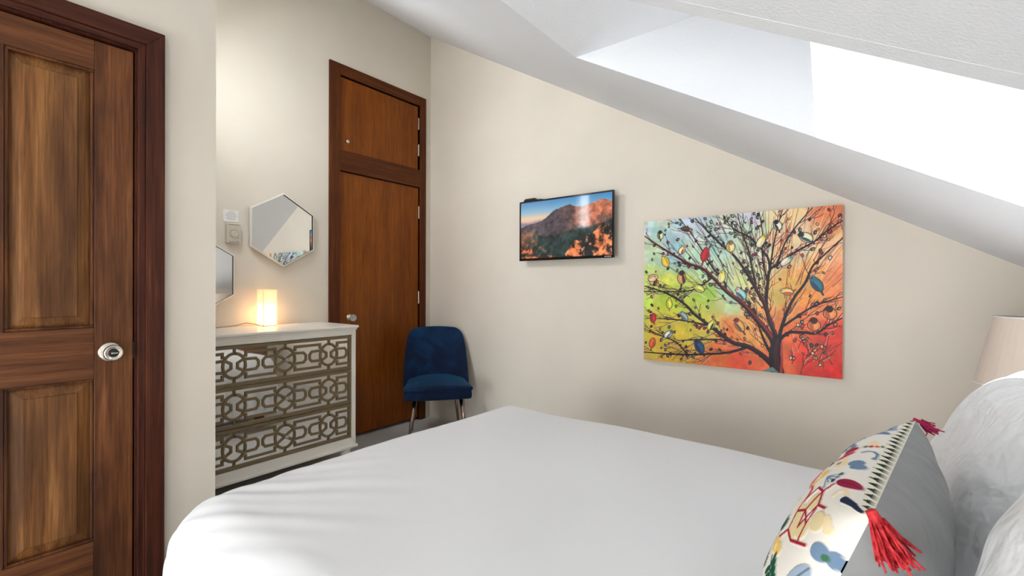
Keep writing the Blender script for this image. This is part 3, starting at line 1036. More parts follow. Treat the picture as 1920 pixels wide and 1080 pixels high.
# loose washes
for k in range(60):
    cu, cv = g.uniform(0, 1), g.uniform(0, 1)
    base = ras.img[int(cv * (ras.h - 1)), int(cu * (ras.w - 1))] * 255
    ras.ell((cu, cv), g.uniform(.03, .09), g.uniform(.02, .05), g.uniform(0, 3.1), np.clip(base * g.uniform(.9, 1.15, 3), 0, 255), .5)
BR = {
    'T': [(0.725, -0.02), (0.717, 0.051), (0.711, 0.116), (0.721, 0.204)],
    'B1': [(0.713, 0.138), (0.696, 0.213), (0.637, 0.309), (0.559, 0.418), (0.477, 0.497), (0.402, 0.591), (0.344, 0.652), (0.264, 0.69), (0.192, 0.742), (0.084, 0.824), (0.006, 0.893)],
    'B2': [(0.721, 0.215), (0.688, 0.312), (0.666, 0.41), (0.628, 0.499), (0.585, 0.6), (0.513, 0.728), (0.439, 0.813), (0.363, 0.914), (0.304, 0.991)],
    'B3': [(0.692, 0.301), (0.671, 0.421), (0.678, 0.554), (0.687, 0.632), (0.719, 0.664), (0.799, 0.736), (0.883, 0.795), (0.935, 0.853), (0.999, 0.909)],
    'B4': [(0.687, 0.632), (0.678, 0.709), (0.636, 0.778), (0.584, 0.849), (0.513, 0.9), (0.458, 0.987)],
    'B5': [(0.733, 0.227), (0.745, 0.293), (0.768, 0.381), (0.8, 0.468), (0.846, 0.554), (0.876, 0.648), (0.92, 0.709), (0.999, 0.807)],
    'B6': [(0.749, 0.288), (0.8, 0.339), (0.846, 0.384), (0.906, 0.428), (1.0, 0.472)],
    'B7': [(0.733, 0.205), (0.777, 0.252), (0.839, 0.257), (0.892, 0.255), (0.943, 0.306), (0.997, 0.35)],
    'B8': [(0.713, 0.028), (0.655, 0.098), (0.586, 0.147), (0.515, 0.164), (0.46, 0.205), (0.384, 0.271), (0.306, 0.338), (0.245, 0.409), (0.14, 0.481), (0.007, 0.531)],
    'B9': [(0.709, 0.093), (0.676, 0.156), (0.65, 0.232), (0.629, 0.308)],
    'B10': [(0.586, 0.147), (0.497, 0.104), (0.404, 0.083), (0.266, 0.062), (0.141, 0.055), (0.009, 0.053)],
    'B11': [(0.266, 0.062), (0.204, 0.136), (0.141, 0.168), (0.008, 0.221)],
    'B12': [(0.515, 0.164), (0.441, 0.18), (0.316, 0.17), (0.215, 0.155)],
    'B13': [(0.477, 0.497), (0.459, 0.567), (0.393, 0.674), (0.314, 0.833), (0.264, 0.922), (0.212, 1.001)],
    'B14': [(0.402, 0.591), (0.295, 0.507), (0.161, 0.494), (0.007, 0.493)],
    'B15': [(0.384, 0.271), (0.214, 0.297), (0.03, 0.3)],
    'B16': [(0.628, 0.499), (0.602, 0.645), (0.584, 0.758), (0.549, 0.897), (0.53, 1.002)],
    'B17': [(0.678, 0.554), (0.653, 0.71), (0.652, 0.866), (0.635, 1.001)],
    'B18': [(0.687, 0.632), (0.703, 0.774), (0.719, 0.882), (0.743, 0.994)],
    'B19': [(0.719, 0.664), (0.759, 0.803), (0.814, 0.906), (0.875, 0.995)]}
BW = {'T': (.075, .05), 'B1': (.034, .005), 'B2': (.022, .004), 'B3': (.018, .004), 'B4': (.009, .004), 'B5': (.016, .004), 'B6': (.010, .003), 'B7': (.016, .005), 'B8': (.030, .005), 'B9': (.018, .005), 'B10': (.013, .005)}


def bark(v_):
    return (58, 26, 30) if v_ > .3 else (44, 18, 26)


# fine twigs first, thick boughs over them
leaf_at = []


def twig(a, ang, ln, side, depth, wid):
    tw = [a]
    for q in range(5):
        ang += g.uniform(-.22, .22) - .07 * side
        tw.append((tw[-1][0] + math.cos(ang) * ln / 5 / ras.asp, tw[-1][1] + math.sin(ang) * ln / 5))
    warm = a[0] > .62 or (a[1] < .22 and a[0] > .42)
    colr = random.choice([(84, 30, 30), (58, 24, 26), (176, 74, 58), (120, 40, 40)]) if warm else random.choice([(52, 34, 36), (44, 40, 44), (84, 66, 66), (70, 30, 36)])
    if g.random() < .35:
        ras.line([(p[0] + .004, p[1] - .003) for p in smooth_curve(tw, 3)], wid, .002, (236, 226, 206), .45)
    ras.line(smooth_curve(tw, 3), wid, .0022, colr, .92)
    leaf_at.append(tw[-1])
    leaf_at.append(tw[2])
    if depth > 0:
        for q in (1, 2, 3, 4):
            if g.random() < .62:
                sd_ = random.choice((-1, 1))
                twig(tw[q], ang + sd_ * g.uniform(.3, .7), ln * g.uniform(.4, .65), sd_, depth - 1, wid * .7)


for name, pts in BR.items():
    cpts = smooth_curve(pts)
    if name == 'T':
        continue
    for k in range(3, len(cpts), 3):
        for side in (-1, 1):
            if g.random() < .62:
                bdir = (cpts[k][0] - cpts[k - 1][0], cpts[k][1] - cpts[k - 1][1])
                twig(cpts[k], math.atan2(bdir[1], bdir[0] * ras.asp) + side * g.uniform(.25, .7), g.uniform(.07, .17), side, 1, .0048)
for k in range(120):     # long thin shoots fanning to the upper edges
    a = (g.uniform(.25, .97), g.uniform(.45, .85))
    ang = math.atan2(a[1] - .15, (a[0] - .70) * ras.asp) + g.uniform(-.15, .15)
    ln = g.uniform(.12, .35)
    ras.line([a, (a[0] + math.cos(ang) * ln / ras.asp, a[1] + math.sin(ang) * ln)], .0042, .0022, random.choice([(74, 56, 60), (120, 104, 108), (236, 228, 210), (64, 40, 40)]) if a[0] < .68 else random.choice([(206, 90, 60), (216, 110, 84), (96, 40, 36), (246, 224, 190)]), .8)
for k in range(14):      # low sprays in the red corner
    a = (g.uniform(.76, .97), g.uniform(.0, .16))
    twig(a, g.uniform(.9, 2.2), g.uniform(.06, .14), random.choice((-1, 1)), 1, .004)
leafc = [(36, 66, 62), (24, 52, 56), (60, 110, 84), (46, 90, 100), (160, 36, 50), (190, 50, 56), (90, 140, 80), (30, 40, 40)]
leafw = [(222, 70, 50), (176, 40, 44), (236, 214, 180), (60, 84, 84), (90, 46, 40), (240, 160, 90)]
random.shuffle(leaf_at)
leaf_at = leaf_at[:430] + [(g.uniform(.01, .99), g.uniform(.02, .99)) for k in range(130)]
for (cu, cv) in leaf_at:
    if not (0.01 < cu < .99 and .01 < cv < .99):
        continue
    warm = cu > .66 or (cv < .25 and cu > .42)
    if warm and g.random() < .35:
        continue
    cc = random.choice(leafw if warm else leafc)
    rr = g.uniform(.008, .0145)
    an = g.uniform(.6, 2.4)
    ras.ell((cu, cv), rr, rr * .70, an, (34, 24, 26))
    if g.random() < .8:
        ras.ell((cu, cv), rr * .66, rr * .42, an, cc)
    if g.random() < .45:
        ras.ell((cu + .002, cv), rr * .32, rr * .18, an, (232, 228, 206), .85)
for name in ('B19', 'B18', 'B17', 'B16', 'B15', 'B14', 'B13', 'B12', 'B11', 'B10', 'B6', 'B7', 'B4', 'B5', 'B3', 'B2', 'B8', 'B9', 'B1', 'T'):
    w0, w1 = BW.get(name, (.007, .003))
    cpts = smooth_curve(BR[name])
    ras.line(cpts, w0 + .004, w1 + .002, (30, 12, 18))
    hi = {'B1': (140, 40, 44), 'B2': (84, 34, 36), 'T': (60, 22, 30), 'B8': (52, 34, 40)}.get(name)
    if hi:
        ras.line([(p[0] + .004, p[1] + .004) for p in cpts], w0 * .5, w1 * .3, hi, .9)
ras.line([(.66, -.01), (.70, .02), (.72, .0)], .03, .02, (96, 140, 140), .9)
ras.line([(.74, -.01), (.745, .08), (.742, .18)], .016, .010, (176, 60, 60), .9)
# birds: (u, v, length, width, body angle, body, wing, head, tail direction angle)
dg = math.radians
birds = [(.101, .892, .042, .028, 95, (226, 216, 160), (60, 60, 60), (26, 24, 26), -90), (.254, .923, .060, .018, -12, (88, 58, 40), (40, 28, 24), (196, 160, 90), 170),
         (.228, .778, .042, .026, 60, (240, 224, 170), (150, 50, 50), (236, 214, 160), -120), (.359, .741, .070, .034, 75, (196, 32, 46), (166, 22, 40), (206, 40, 50), -105),
         (.134, .701, .056, .034, 115, (238, 200, 60), (210, 160, 50), (240, 206, 70), 110), (.052, .589, .052, .034, 20, (226, 190, 150), (196, 150, 120), (216, 170, 130), -30),
         (.229, .587, .066, .038, 90, (206, 150, 96), (50, 36, 34), (44, 32, 32), -95), (.330, .514, .054, .030, 150, (226, 226, 120), (150, 160, 60), (206, 212, 90), 20),
         (.495, .786, .052, .034, 92, (236, 220, 150), (190, 150, 90), (150, 110, 70), -80), (.449, .590, .058, .030, 80, (240, 226, 130), (206, 206, 170), (244, 222, 70), -75),
         (.550, .481, .062, .032, 125, (150, 206, 206), (60, 80, 96), (226, 206, 196), -50), (.644, .811, .062, .026, 60, (236, 226, 170), (226, 216, 190), (244, 224, 60), -120),
         (.723, .904, .046, .028, 110, (236, 226, 206), (40, 34, 38), (24, 22, 26), -80), (.849, .823, .060, .034, 145, (236, 232, 186), (56, 62, 84), (44, 48, 66), -50),
         (.760, .684, .056, .024, 40, (232, 222, 196), (210, 206, 180), (150, 190, 186), -140), (.768, .500, .050, .026, 170, (238, 196, 120), (196, 70, 50), (240, 206, 140), 30),
         (.895, .543, .074, .034, 120, (50, 110, 130), (36, 70, 96), (60, 110, 136), -65), (.950, .373, .050, .042, 100, (238, 150, 90), (196, 90, 60), (60, 26, 26), -60),
         (.884, .302, .050, .042, 95, (238, 146, 86), (196, 90, 60), (70, 30, 28), -80), (.156, .406, .050, .026, 92, (236, 226, 80), (180, 180, 60), (238, 230, 90), -90),
         (.245, .323, .054, .024, 125, (150, 170, 180), (80, 96, 112), (150, 170, 186), -60), (.058, .301, .048, .026, 80, (206, 46, 46), (160, 30, 40), (206, 50, 50), -60),
         (.151, .193, .054, .026, 40, (226, 222, 214), (90, 98, 106), (110, 118, 126), -150), (.053, .122, .052, .028, 75, (222, 100, 56), (190, 70, 46), (226, 120, 66), -95),
         (.394, .271, .056, .026, 60, (226, 216, 110), (40, 40, 46), (230, 216, 90), -110), (.331, .123, .074, .038, 115, (40, 74, 110), (24, 44, 76), (30, 54, 86), -60),
         (.542, .280, .070, .032, 120, (220, 160, 80), (86, 70, 84), (150, 36, 60), -60)]
for (bu, bv, L_, W_, an, body, wing, head, ta) in birds:
    a = dg(an)
    ax = (math.cos(a) / ras.asp, math.sin(a))
    t_ = dg(ta)
    tx = (math.cos(t_) / ras.asp, math.sin(t_))
    L_, W_ = L_ * .64, W_ * .72
    tb = (bu - ax[0] * L_ * .55, bv - ax[1] * L_ * .55)
    te = (tb[0] + tx[0] * L_ * .9, tb[1] + tx[1] * L_ * .9)
    ras.line([tb, te], W_ * .55, W_ * .42, (28, 20, 24))
    ras.line([tb, te], W_ * .36, W_ * .26, wing)
    hd = (bu + ax[0] * L_ * .80, bv + ax[1] * L_ * .80)
    ras.ell((bu, bv), L_ * .92 + .004, W_ + .004, a, (28, 20, 24))
    ras.ell(hd, W_ * .62 + .003, W_ * .62 + .003, 0, (28, 20, 24))
    sgn = 1 if math.cos(t_) > 0 else -1
    bk_ = (hd[0] - sgn * W_ * 1.0 / ras.asp, hd[1])
    ras.line([hd, bk_], W_ * .4, .002, (60, 40, 36))
    ras.ell((bu, bv), L_ * .92, W_, a, body)
    ras.ell((bu - ax[0] * .1 * L_, bv + .0), L_ * .5, W_ * .55, a, tuple(min(255, c_ * 1.12 + 10) for c_ in body), .6)
    ras.ell(hd, W_ * .62, W_ * .62, 0, head)
    off = (math.cos(a - sgn * 1.57) / ras.asp, math.sin(a - sgn * 1.57))
    ras.ell((bu - ax[0] * L_ * .15 + off[0] * -W_ * .45 * 1, bv - ax[1] * L_ * .15 + off[1] * -W_ * .45), L_ * .75, W_ * .36, a + .12, wing, .92)
    ras.ell((hd[0] - sgn * W_ * .2 / ras.asp, hd[1] + W_ * .12), .0035, .0035, 0, (20, 14, 14))
xs_ = np.linspace(CX0, CX1, ras.w)
zs_ = np.linspace(CZ0, CZ1, ras.h)
Zg, Xg = np.meshgrid(zs_, xs_, indexing='ij')
Pg = np.stack([Xg, np.full_like(Xg, YF - cdep - .0012), Zg], -1) - np.array(pic.location)
grid_mesh('painted_surface', Pg, M['canvas_paint'], pic, ras.img, smooth=False)
m_edge = plaster('canvas_edge', (236, 206, 186), 200, 0.1, 0.001, 0.8, 0.03)
MB().box(CX0, CX1, YF - cdep, YF - .002, CZ0, CZ1).build('stretched_canvas', m_edge, pic, bevel=0.002)

# ------------------------------------------------------------------ television
TX0, TX1, TZ0, TZ1 = -2.088, -1.330, 1.353, 1.789
TYf = YF - .075
tv = tag(empty('television', ((TX0 + TX1) / 2, YF, TZ0)), 'slim black television showing rocky mountains at sunrise', 'television')
mb = MB()
bz = .011
for (a, b_, c_, d_) in ((TX0, TX1, TZ0, TZ0 + .018), (TX0, TX1, TZ1 - bz, TZ1), (TX0, TX0 + bz, TZ0 + .018, TZ1 - bz), (TX1 - bz, TX1, TZ0 + .018, TZ1 - bz)):
    mb.box(a, b_, TYf, TYf + .016, c_, d_)
mb.build('bezel', M['black_gloss'], tv, bevel=0.001)
MB().box(TX0 + .004, TX1 - .004, TYf + .006, TYf + .018, TZ0 + .004, TZ1 - .004).build('back_cover', M['black'], tv)
MB().box(TX0 + .10, TX1 - .14, TYf + .018, TYf + .036, TZ0 + .05, TZ1 - .09).build('rear_housing', M['black'], tv, bevel=0.006)
MB().box(TX0 + .22, TX1 - .22, TYf + .036, YF, TZ0 + .10, TZ1 - .12).build('wall_bracket', M['black'], tv)
mb = MB()
for k, wd in enumerate((.006, .004, .007, .005, .006)):
    mb.box(TX1 - .062 + k * .0095, TX1 - .062 + k * .0095 + wd, TYf - .0004, TYf + .001, TZ0 + .0065, TZ0 + .0115)
mb.build('maker_mark', M['white'], tv)
sc_ = Raster(200, 340, (TX1 - TX0 - 2 * bz) / (TZ1 - TZ0 - bz - .018))
U_, V_ = sc_.X / sc_.asp, sc_.Y
sky = np.stack([np.interp(V_, [.45, .62, .72, .82, 1.0], [c_[k] / 255. for c_ in ((178, 158, 166), (240, 190, 160), (238, 208, 176), (150, 190, 214), (84, 146, 196))]) for k in range(3)], -1)
dk = np.clip((U_ - .25) * 1.3, 0, 1)[..., None]
sky = sky * (1 - dk) + dk * np.stack([np.interp(V_, [.55, .8, 1.0], [c_[k] / 255. for c_ in ((206, 214, 214), (130, 182, 212), (70, 140, 194))]) for k in range(3)], -1)
sc_.img = sky
rough_ = sc_.wob(21, 5, 5)
fine_ = sc_.wob(22, 16, 4)


def ridge(us, vs, seed, amp):
    gg = np.random.default_rng(seed)
    l_ = np.interp(np.linspace(0, 1, sc_.w), us, vs)
    for o in range(5):
        l_ += amp / 2 ** o * np.interp(np.linspace(0, 1, sc_.w), np.linspace(0, 1, 12 * 2 ** o), gg.uniform(-1, 1, 12 * 2 ** o))
    return l_[None, :]


def layer(line, fn, soft=.004):
    a = np.clip((line - V_) / soft, 0, 1)[..., None]
    sc_.img = sc_.img * (1 - a) + a * fn


def shade(base, lit, litmap, tex=.25):
    lm = np.clip(litmap, 0, 1)[..., None]
    c_ = np.array(base) / 255. * (1 - lm) + np.array(lit) / 255. * lm
    return np.clip(c_ * (1 + tex * fine_ + tex * .6 * rough_)[..., None], 0, 1)


layer(ridge([0, .2, .4, 1], [.66, .68, .72, .6], 31, .012), shade((150, 136, 152), (206, 160, 150), np.zeros_like(V_), .05), .05)
layer(ridge([0, .2, .32, .42, .5, .58, .7, .82, .9, 1], [.56, .64, .72, .82, .84, .86, .82, .88, .92, .85], 32, .022),
      shade((84, 74, 80), (190, 112, 84), np.clip((U_ - .45) * 3, 0, 1) * np.clip(.5 + 1.2 * rough_ + (V_ - .5) * 1.4, 0, 1), .3))
layer(ridge([0, .12, .2, .3, .45, .6, .7, .8, .9, 1], [.5, .5, .46, .4, .42, .46, .52, .50, .56, .62], 33, .03),
      shade((46, 62, 60), (128, 84, 64), np.clip(.9 - U_ * 3.2 + .5 * fine_, 0, 1), .35), .05)
layer(ridge([0, .1, .16, .2, 1], [.30, .22, .10, .0, -.2], 34, .02), shade((60, 50, 48), (206, 110, 70), np.clip(.4 + fine_, 0, 1), .3), .02)
layer(ridge([0, .42, .5, .58, .66, .72, .8, .86, .92, 1], [-.2, -.1, .02, .18, .26, .30, .36, .44, .52, .50], 35, .03),
      shade((40, 46, 46), (206, 116, 74), np.clip(.30 + 1.4 * fine_ + .9 * np.sin(U_ * 21 + 1.0 + 3 * V_), 0, 1), .45), .01)
layer(ridge([0, .1, .3, .5, 1], [.08, .05, .04, .0, -.1], 36, .015), shade((70, 52, 44), (210, 120, 80), np.clip(.5 + fine_, 0, 1), .3), .01)
xs_ = np.linspace(TX0 + bz, TX1 - bz, sc_.w)
zs_ = np.linspace(TZ0 + .018, TZ1 - bz, sc_.h)
Zg, Xg = np.meshgrid(zs_, xs_, indexing='ij')
Pg = np.stack([Xg, np.full_like(Xg, TYf + .004), Zg], -1) - np.array(tv.location)
grid_mesh('screen', Pg, M['screen'], tv, sc_.img, smooth=False)

bx = tag(empty('streaming_box', (-1.99, YF - .05, TZ1)), 'small flat black device lying on the top left edge of the television', 'device')
MB().prism([(-2.052, TYf - .006, TZ1 + .0005), (-1.932, TYf - .006, TZ1 + .0005), (-1.932, TYf + .035, TZ1 + .0005), (-2.052, TYf + .035, TZ1 + .0005)],
           [(-2.036, TYf - .002, TZ1 + .019), (-1.950, TYf - .002, TZ1 + .019), (-1.950, TYf + .031, TZ1 + .019), (-2.036, TYf + .031, TZ1 + .019)]).build('casing', M['black'], bx, bevel=0.004)
MB().tube([(-1.934, TYf + .012, TZ1 + .006), (-1.915, TYf + .018, TZ1 + .007), (-1.900, TYf + .03, TZ1 + .006), (-1.892, TYf + .040, TZ1 + .004)], 0.003, 8).build('cable', M['black'], bx, smooth=True)

# ------------------------------------------------------------------ bed
BXF, BXH, BYN, BYF, BZT = -1.500, 0.56, 0.372, 1.868, 0.600
bed = tag(empty('bed', ((BXF + BXH) / 2, (BYN + BYF) / 2, 0)), 'bed made up with a smooth plain white coverlet', 'bed')
MB().box(BXF + .06, BXH, BYN + .06, BYF - .06, .30, BZT - .03).build('mattress', M['mattress'], bed, bevel=0.04, seg=4)
MB().box(BXF + .07, BXH, BYN + .07, BYF - .07, .14, .30).build('box_base', M['mattress'], bed, bevel=0.01)
for xx in (BXF + .12, BXH - .06):
    for yy in (BYN + .13, BYF - .13):
        MB().box(xx - .03, xx + .03, yy - .03, yy + .03, 0, .14).build('leg', M['under'], bed, bevel=0.004)
na, nb = 300, 260
r_ed = 0.13
drop = 0.46
qe = r_ed * math.pi / 2 + drop - r_ed
Lx, Ly = BXH - BXF, BYF - BYN
a = np.linspace(-(Lx / 2 - r_ed) - qe, Lx / 2, na)
b_ = np.linspace(-(Ly / 2 - r_ed) - qe, (Ly / 2 - r_ed) + qe, nb)
A, B = np.meshgrid(a, b_, indexing='xy')
qx = np.minimum(A + (Lx / 2 - r_ed), 0)
qy = np.sign(B) * np.maximum(np.abs(B) - (Ly / 2 - r_ed), 0)
q = np.hypot(qx, qy)
qs = np.maximum(q, 1e-9)
nx_, ny_ = qx / qs, qy / qs
q = np.minimum(q, qe)
arc = q < r_ed * math.pi / 2
hor = np.where(arc, r_ed * np.sin(q / r_ed), r_ed + 0.05 * (q - r_ed * math.pi / 2))
dz = np.where(arc, r_ed * (1 - np.cos(q / r_ed)), r_ed + (q - r_ed * math.pi / 2))
X = np.clip(A, -(Lx / 2 - r_ed), None)
Y = np.clip(B, -(Ly / 2 - r_ed), Ly / 2 - r_ed)
ang = np.arctan2(ny_, nx_)
fold = np.clip((q - .06) / .25, 0, 1)
arcl = np.where(np.abs(nx_) > np.abs(ny_), Y * 1.0, X * 1.0) + ang * 0.16
pl = .010 * np.sin(arcl * 26 + 1.2 * np.sin(arcl * 7)) + .006 * np.sin(arcl * 61 + 2.0)
hor = hor + fold * pl * 1.1
# soft pulled creases that run from the near foot corner over the top
cn = np.hypot(A + Lx / 2 - .12, B + Ly / 2 - .12)
th_ = np.arctan2(B + Ly / 2 + .25, A + Lx / 2 + .35)
crease = (np.sin(th_ * 41 + 1.5 * np.sin(th_ * 9)) * .5 + np.sin(th_ * 83 + 1.0) * .4) * np.exp(-(cn / .38) ** 2) * .0042
topw = .0035 * np.sin(A * 4.1 + B * 2.7 + .6) + .003 * np.sin(A * 7.3 - B * 5.1) + .002 * np.sin(A * 13 + B * 9 + 1)
crown = .018 * (1 - np.clip(2 * B / Ly, -1, 1) ** 2)
Zc = BZT - .012 - dz + crease + topw * np.clip(1 - q / r_ed, 0, 1) + crown * np.clip(1 - q / r_ed, 0, 1)
Pg = np.stack([X + nx_ * hor, Y + ny_ * hor, Zc], -1)
cov = grid_mesh('coverlet', Pg, M['linen'], bed)
sm = cov.modifiers.new('thick', 'SOLIDIFY')
sm.thickness = 0.008
sm.offset = -1


# ------------------------------------------------------------------ pillows and the embroidered cushion
def pillow_pts(n, w, h, t, pinch=.10, seed=1, wr=.006, ears=.0):
    g = np.linspace(-1, 1, n)
    g = np.sign(g) * (1 - (1 - np.abs(g)) ** 1.25)
    V, U = np.meshgrid(g, g, indexing='ij')
    x = U * w / 2 * (1 - pinch * (1 - V ** 2) ** .5 * np.abs(U) ** 3 * 1.0)
    y = V * h / 2 * (1 - pinch * (1 - U ** 2) ** .5 * np.abs(V) ** 3 * 1.0)
    th_ = ((1 - U ** 2) * (1 - V ** 2)) ** .42
    rg = np.random.default_rng(seed)
    wv = np.zeros_like(x)
    for k in range(9):
        an = rg.uniform(0, 6.28)
        fq = rg.uniform(12, 55)
        wv += np.sin((x * math.cos(an) + y * math.sin(an)) * fq + rg.uniform(0, 6.28) + 1.5 * np.sin(x * 9 + k))
    wv = wv / 4
    rad = np.clip(np.maximum(np.abs(U), np.abs(V)), 0, 1)
    z = t / 2 * th_ + wv * wr * (th_ ** .5)
    return U, V, x, y, z


def frame_mat(center, wdir, hdir):
    w_ = Vector(wdir).normalized()
    h_ = Vector(hdir)
    h_ = (h_ - w_ * h_.dot(w_)).normalized()
    n_ = w_.cross(h_)
    return Matrix(((w_.x, h_.x, n_.x, center[0]), (w_.y, h_.y, n_.y, center[1]), (w_.z, h_.z, n_.z, center[2]), (0, 0, 0, 1)))


def place(P_, mat, off):
    Rm = np.array([[mat[i][j] for j in range(3)] for i in range(3)])
    return P_ @ Rm.T + np.array([mat[i][3] for i in range(3)]) - np.array(off)


def white_pillow(center, wdir, hdir, w, h, t, label, seed, base):
    pw = tag(empty('bed_pillow', base), label, 'pillow', 'white bed pillows')
    mat = frame_mat(center, wdir, hdir)
    U, V, x, y, z = pillow_pts(70, w, h, t, .07, seed, .009)
    grid_mesh('pillowcase_front', place(np.stack([x, y, z], -1), mat, base), M['pillow'], pw)
    U, V, x, y, z = pillow_pts(70, w, h, t, .07, seed + 50, .009)
    grid_mesh('pillowcase_back', place(np.stack([x, y, -z], -1)[:, ::-1], mat, base), M['pillow'], pw)
    return pw


white_pillow((0.195, 1.19, 0.800), (0, -1, 0.02), (.35, 0, .90), .64, .41, .23, 'white pillow with a sunlit top corner in front of the bedside lamp', 3, (0.15, 1.16, .61))
white_pillow((0.192, 0.54, 0.838), (0.0, -1, 0.0), (.30, 0.0, .93), .64, .46, .25, 'white pillow at the bottom right, nearest the camera', 9, (0.15, .48, .61))

cu_base = (-0.10, 0.81, .61)
cus = tag(empty('throw_cushion', cu_base), 'grey-backed throw cushion with bright embroidered front and red tassels', 'cushion')
cmat = frame_mat((-0.034, 0.809, 0.774), (-0.12, -1, 0), (.13, 0, .36))
CW, CH = .46, .352
U, V, x, y, z = pillow_pts(300, CW, CH, .155, .06, 4, .003)
em = Raster(300, 300, 1.0)
mid = U.shape[0] // 2
arc_v = np.concatenate([[0], np.cumsum(np.hypot(np.diff(y[:, mid]), np.diff(z[:, mid])))])
arc_u = np.concatenate([[0], np.cumsum(np.hypot(np.diff(x[mid]), np.diff(z[mid])))])
em.X, em.Y = np.meshgrid(arc_u / arc_u[-1], arc_v / arc_v[-1], indexing='xy')
_full = (slice(None), slice(None))
em.region = lambda x0, x1, y0, y1: _full_region(x0, x1, y0, y1)


def _full_region(x0, x1, y0, y1):
    j = np.where((em.X[0] >= x0 - .01) & (em.X[0] <= x1 + .01))[0]
    i = np.where((em.Y[:, 0] >= y0 - .01) & (em.Y[:, 0] <= y1 + .01))[0]
    if len(i) == 0 or len(j) == 0:
        return None
    return (slice(i[0], i[-1] + 1), slice(j[0], j[-1] + 1))


em.img[:] = np.array((232, 226, 216)) / 255.
bgc = em.img.copy()
ge = np.random.default_rng(21)
cols = [(186, 42, 52), (34, 44, 66), (66, 108, 78), (232, 196, 110), (150, 166, 184), (214, 96, 62), (150, 30, 64), (206, 214, 190), (236, 214, 170), (110, 134, 160), (52, 84, 62)]
spots = []
for k in range(2500):
    p = (ge.uniform(.03, .97), ge.uniform(.03, .93))
    if all(math.hypot(p[0] - s[0], p[1] - s[1]) > .072 for s in spots):
        spots.append(p)
for (px_, py_) in spots:
    if math.hypot(px_ - .80, py_ - .74) < .14 or math.hypot(px_ - .45, py_ - .80) < .08 or math.hypot(px_ - .85, py_ - .5) < .11:
        continue
    c_ = cols[ge.integers(len(cols))]
    an = ge.uniform(-.4, 1.3)
    ca_, sa_ = math.cos(an), math.sin(an)
    kind = ge.integers(6)
    if kind == 0:            # long leaf with a vein
        em.ell((px_, py_), .058, .022, an, c_)
        em.line([(px_ - .05 * ca_, py_ - .05 * sa_), (px_ + .055 * ca_, py_ + .055 * sa_)], .004, .003, (40, 50, 50), .7)
    elif kind == 1:          # cluster of berries
        for q_ in range(4):
            em.ell((px_ + ge.uniform(-.03, .03), py_ + ge.uniform(-.03, .03)), .019, .013, ge.uniform(0, 3), c_)
    elif kind == 2:          # sprig
        for q_ in range(5):
            aa = an - .6 + q_ * .3
            em.line([(px_, py_), (px_ + .06 * math.cos(aa), py_ + .06 * math.sin(aa))], .008, .004, c_)
            em.ell((px_ + .06 * math.cos(aa), py_ + .06 * math.sin(aa)), .010, .008, 0, cols[ge.integers(len(cols))])
    elif kind == 3:          # thick stroke
        em.line([(px_ - .05 * ca_, py_ - .05 * sa_), (px_, py_ + .008), (px_ + .05 * ca_, py_ + .05 * sa_)], .028, .022, c_)
    elif kind == 4:          # petal pair
        em.ell((px_ - .018, py_), .030, .024, an, c_)
        em.ell((px_ + .02, py_ + .012), .026, .022, an + .6, c_)
        em.ell((px_, py_), .012, .009, an, cols[ge.integers(len(cols))])
    else:                    # curled band
        em.line([(px_ + .045 * math.cos(an + w9), py_ + .030 * math.sin(an + w9)) for w9 in (0, .6, 1.2, 1.8, 2.4, 3.0)], .014, .009, c_)
# crimson lattice over sand blots near the near top corner
for (ex, ey) in ((.76, .78), (.83, .72), (.79, .68), (.87, .79), (.74, .71)):
    em.ell((ex, ey), .04, .032, .5, (226, 206, 156), .9)
for ln_ in ([(.70, .80), (.745, .82), (.80, .80), (.85, .83)], [(.74, .86), (.745, .82), (.76, .74), (.80, .70), (.80, .80)], [(.72, .70), (.76, .74), (.83, .74), (.86, .69)], [(.83, .74), (.80, .80)], [(.70, .80), (.70, .72), (.76, .65), (.82, .66), (.86, .69), (.90, .72)], [(.76, .65), (.74, .60)]):
    em.line(ln_, .009, .009, (158, 26, 40))
for s in (-1, 1):
    em.ell((.44 + s * .032, .845), .026, .034, .5 * s, (176, 26, 56))
for q_ in range(6):      # dark green fern
    t_ = q_ / 5
    cx_, cy_ = .80 + .10 * t_, .54 - .04 * t_
    for s in (-1, 1):
        em.ell((cx_ + .004, cy_ + s * .022), .010, .024, .35 * s, (28, 78, 60))
em.line([(.78, .55), (.92, .49)], .008, .006, (28, 78, 60))
em.line([(.60, .44), (.72, .50)], .024, .024, (34, 40, 58))
# stitched ribbon of dark triangles along the top seam
dd = 1 - em.Y
band = dd < .042
em.img[band] = np.array((228, 224, 204)) / 255.
tri = (np.abs(((em.X * 24) % 1) - .5) * 2) < np.clip((dd - .006) / .034, 0, 1) * .95
dark_tri = band & ~tri & (dd > .007)
em.img[dark_tri] = np.array((46, 50, 42)) / 255.
thread = np.abs(em.img - bgc).sum(-1) > .12
z2 = z + thread * .0016
front = grid_mesh('embroidered_front', place(np.stack([x, y, z2], -1), cmat, cu_base), M['embroidery'], cus, em.img)
front['label'] = 'white cover embroidered with multicoloured leaves and birds'
U, V, x, y, z = pillow_pts(80, CW, CH, .20, .06, 5, .008)
back = grid_mesh('grey_back', place(np.stack([x, y, -z], -1)[:, ::-1], cmat, cu_base), M['grey'], cus)
back['label'] = 'plain grey cotton back'


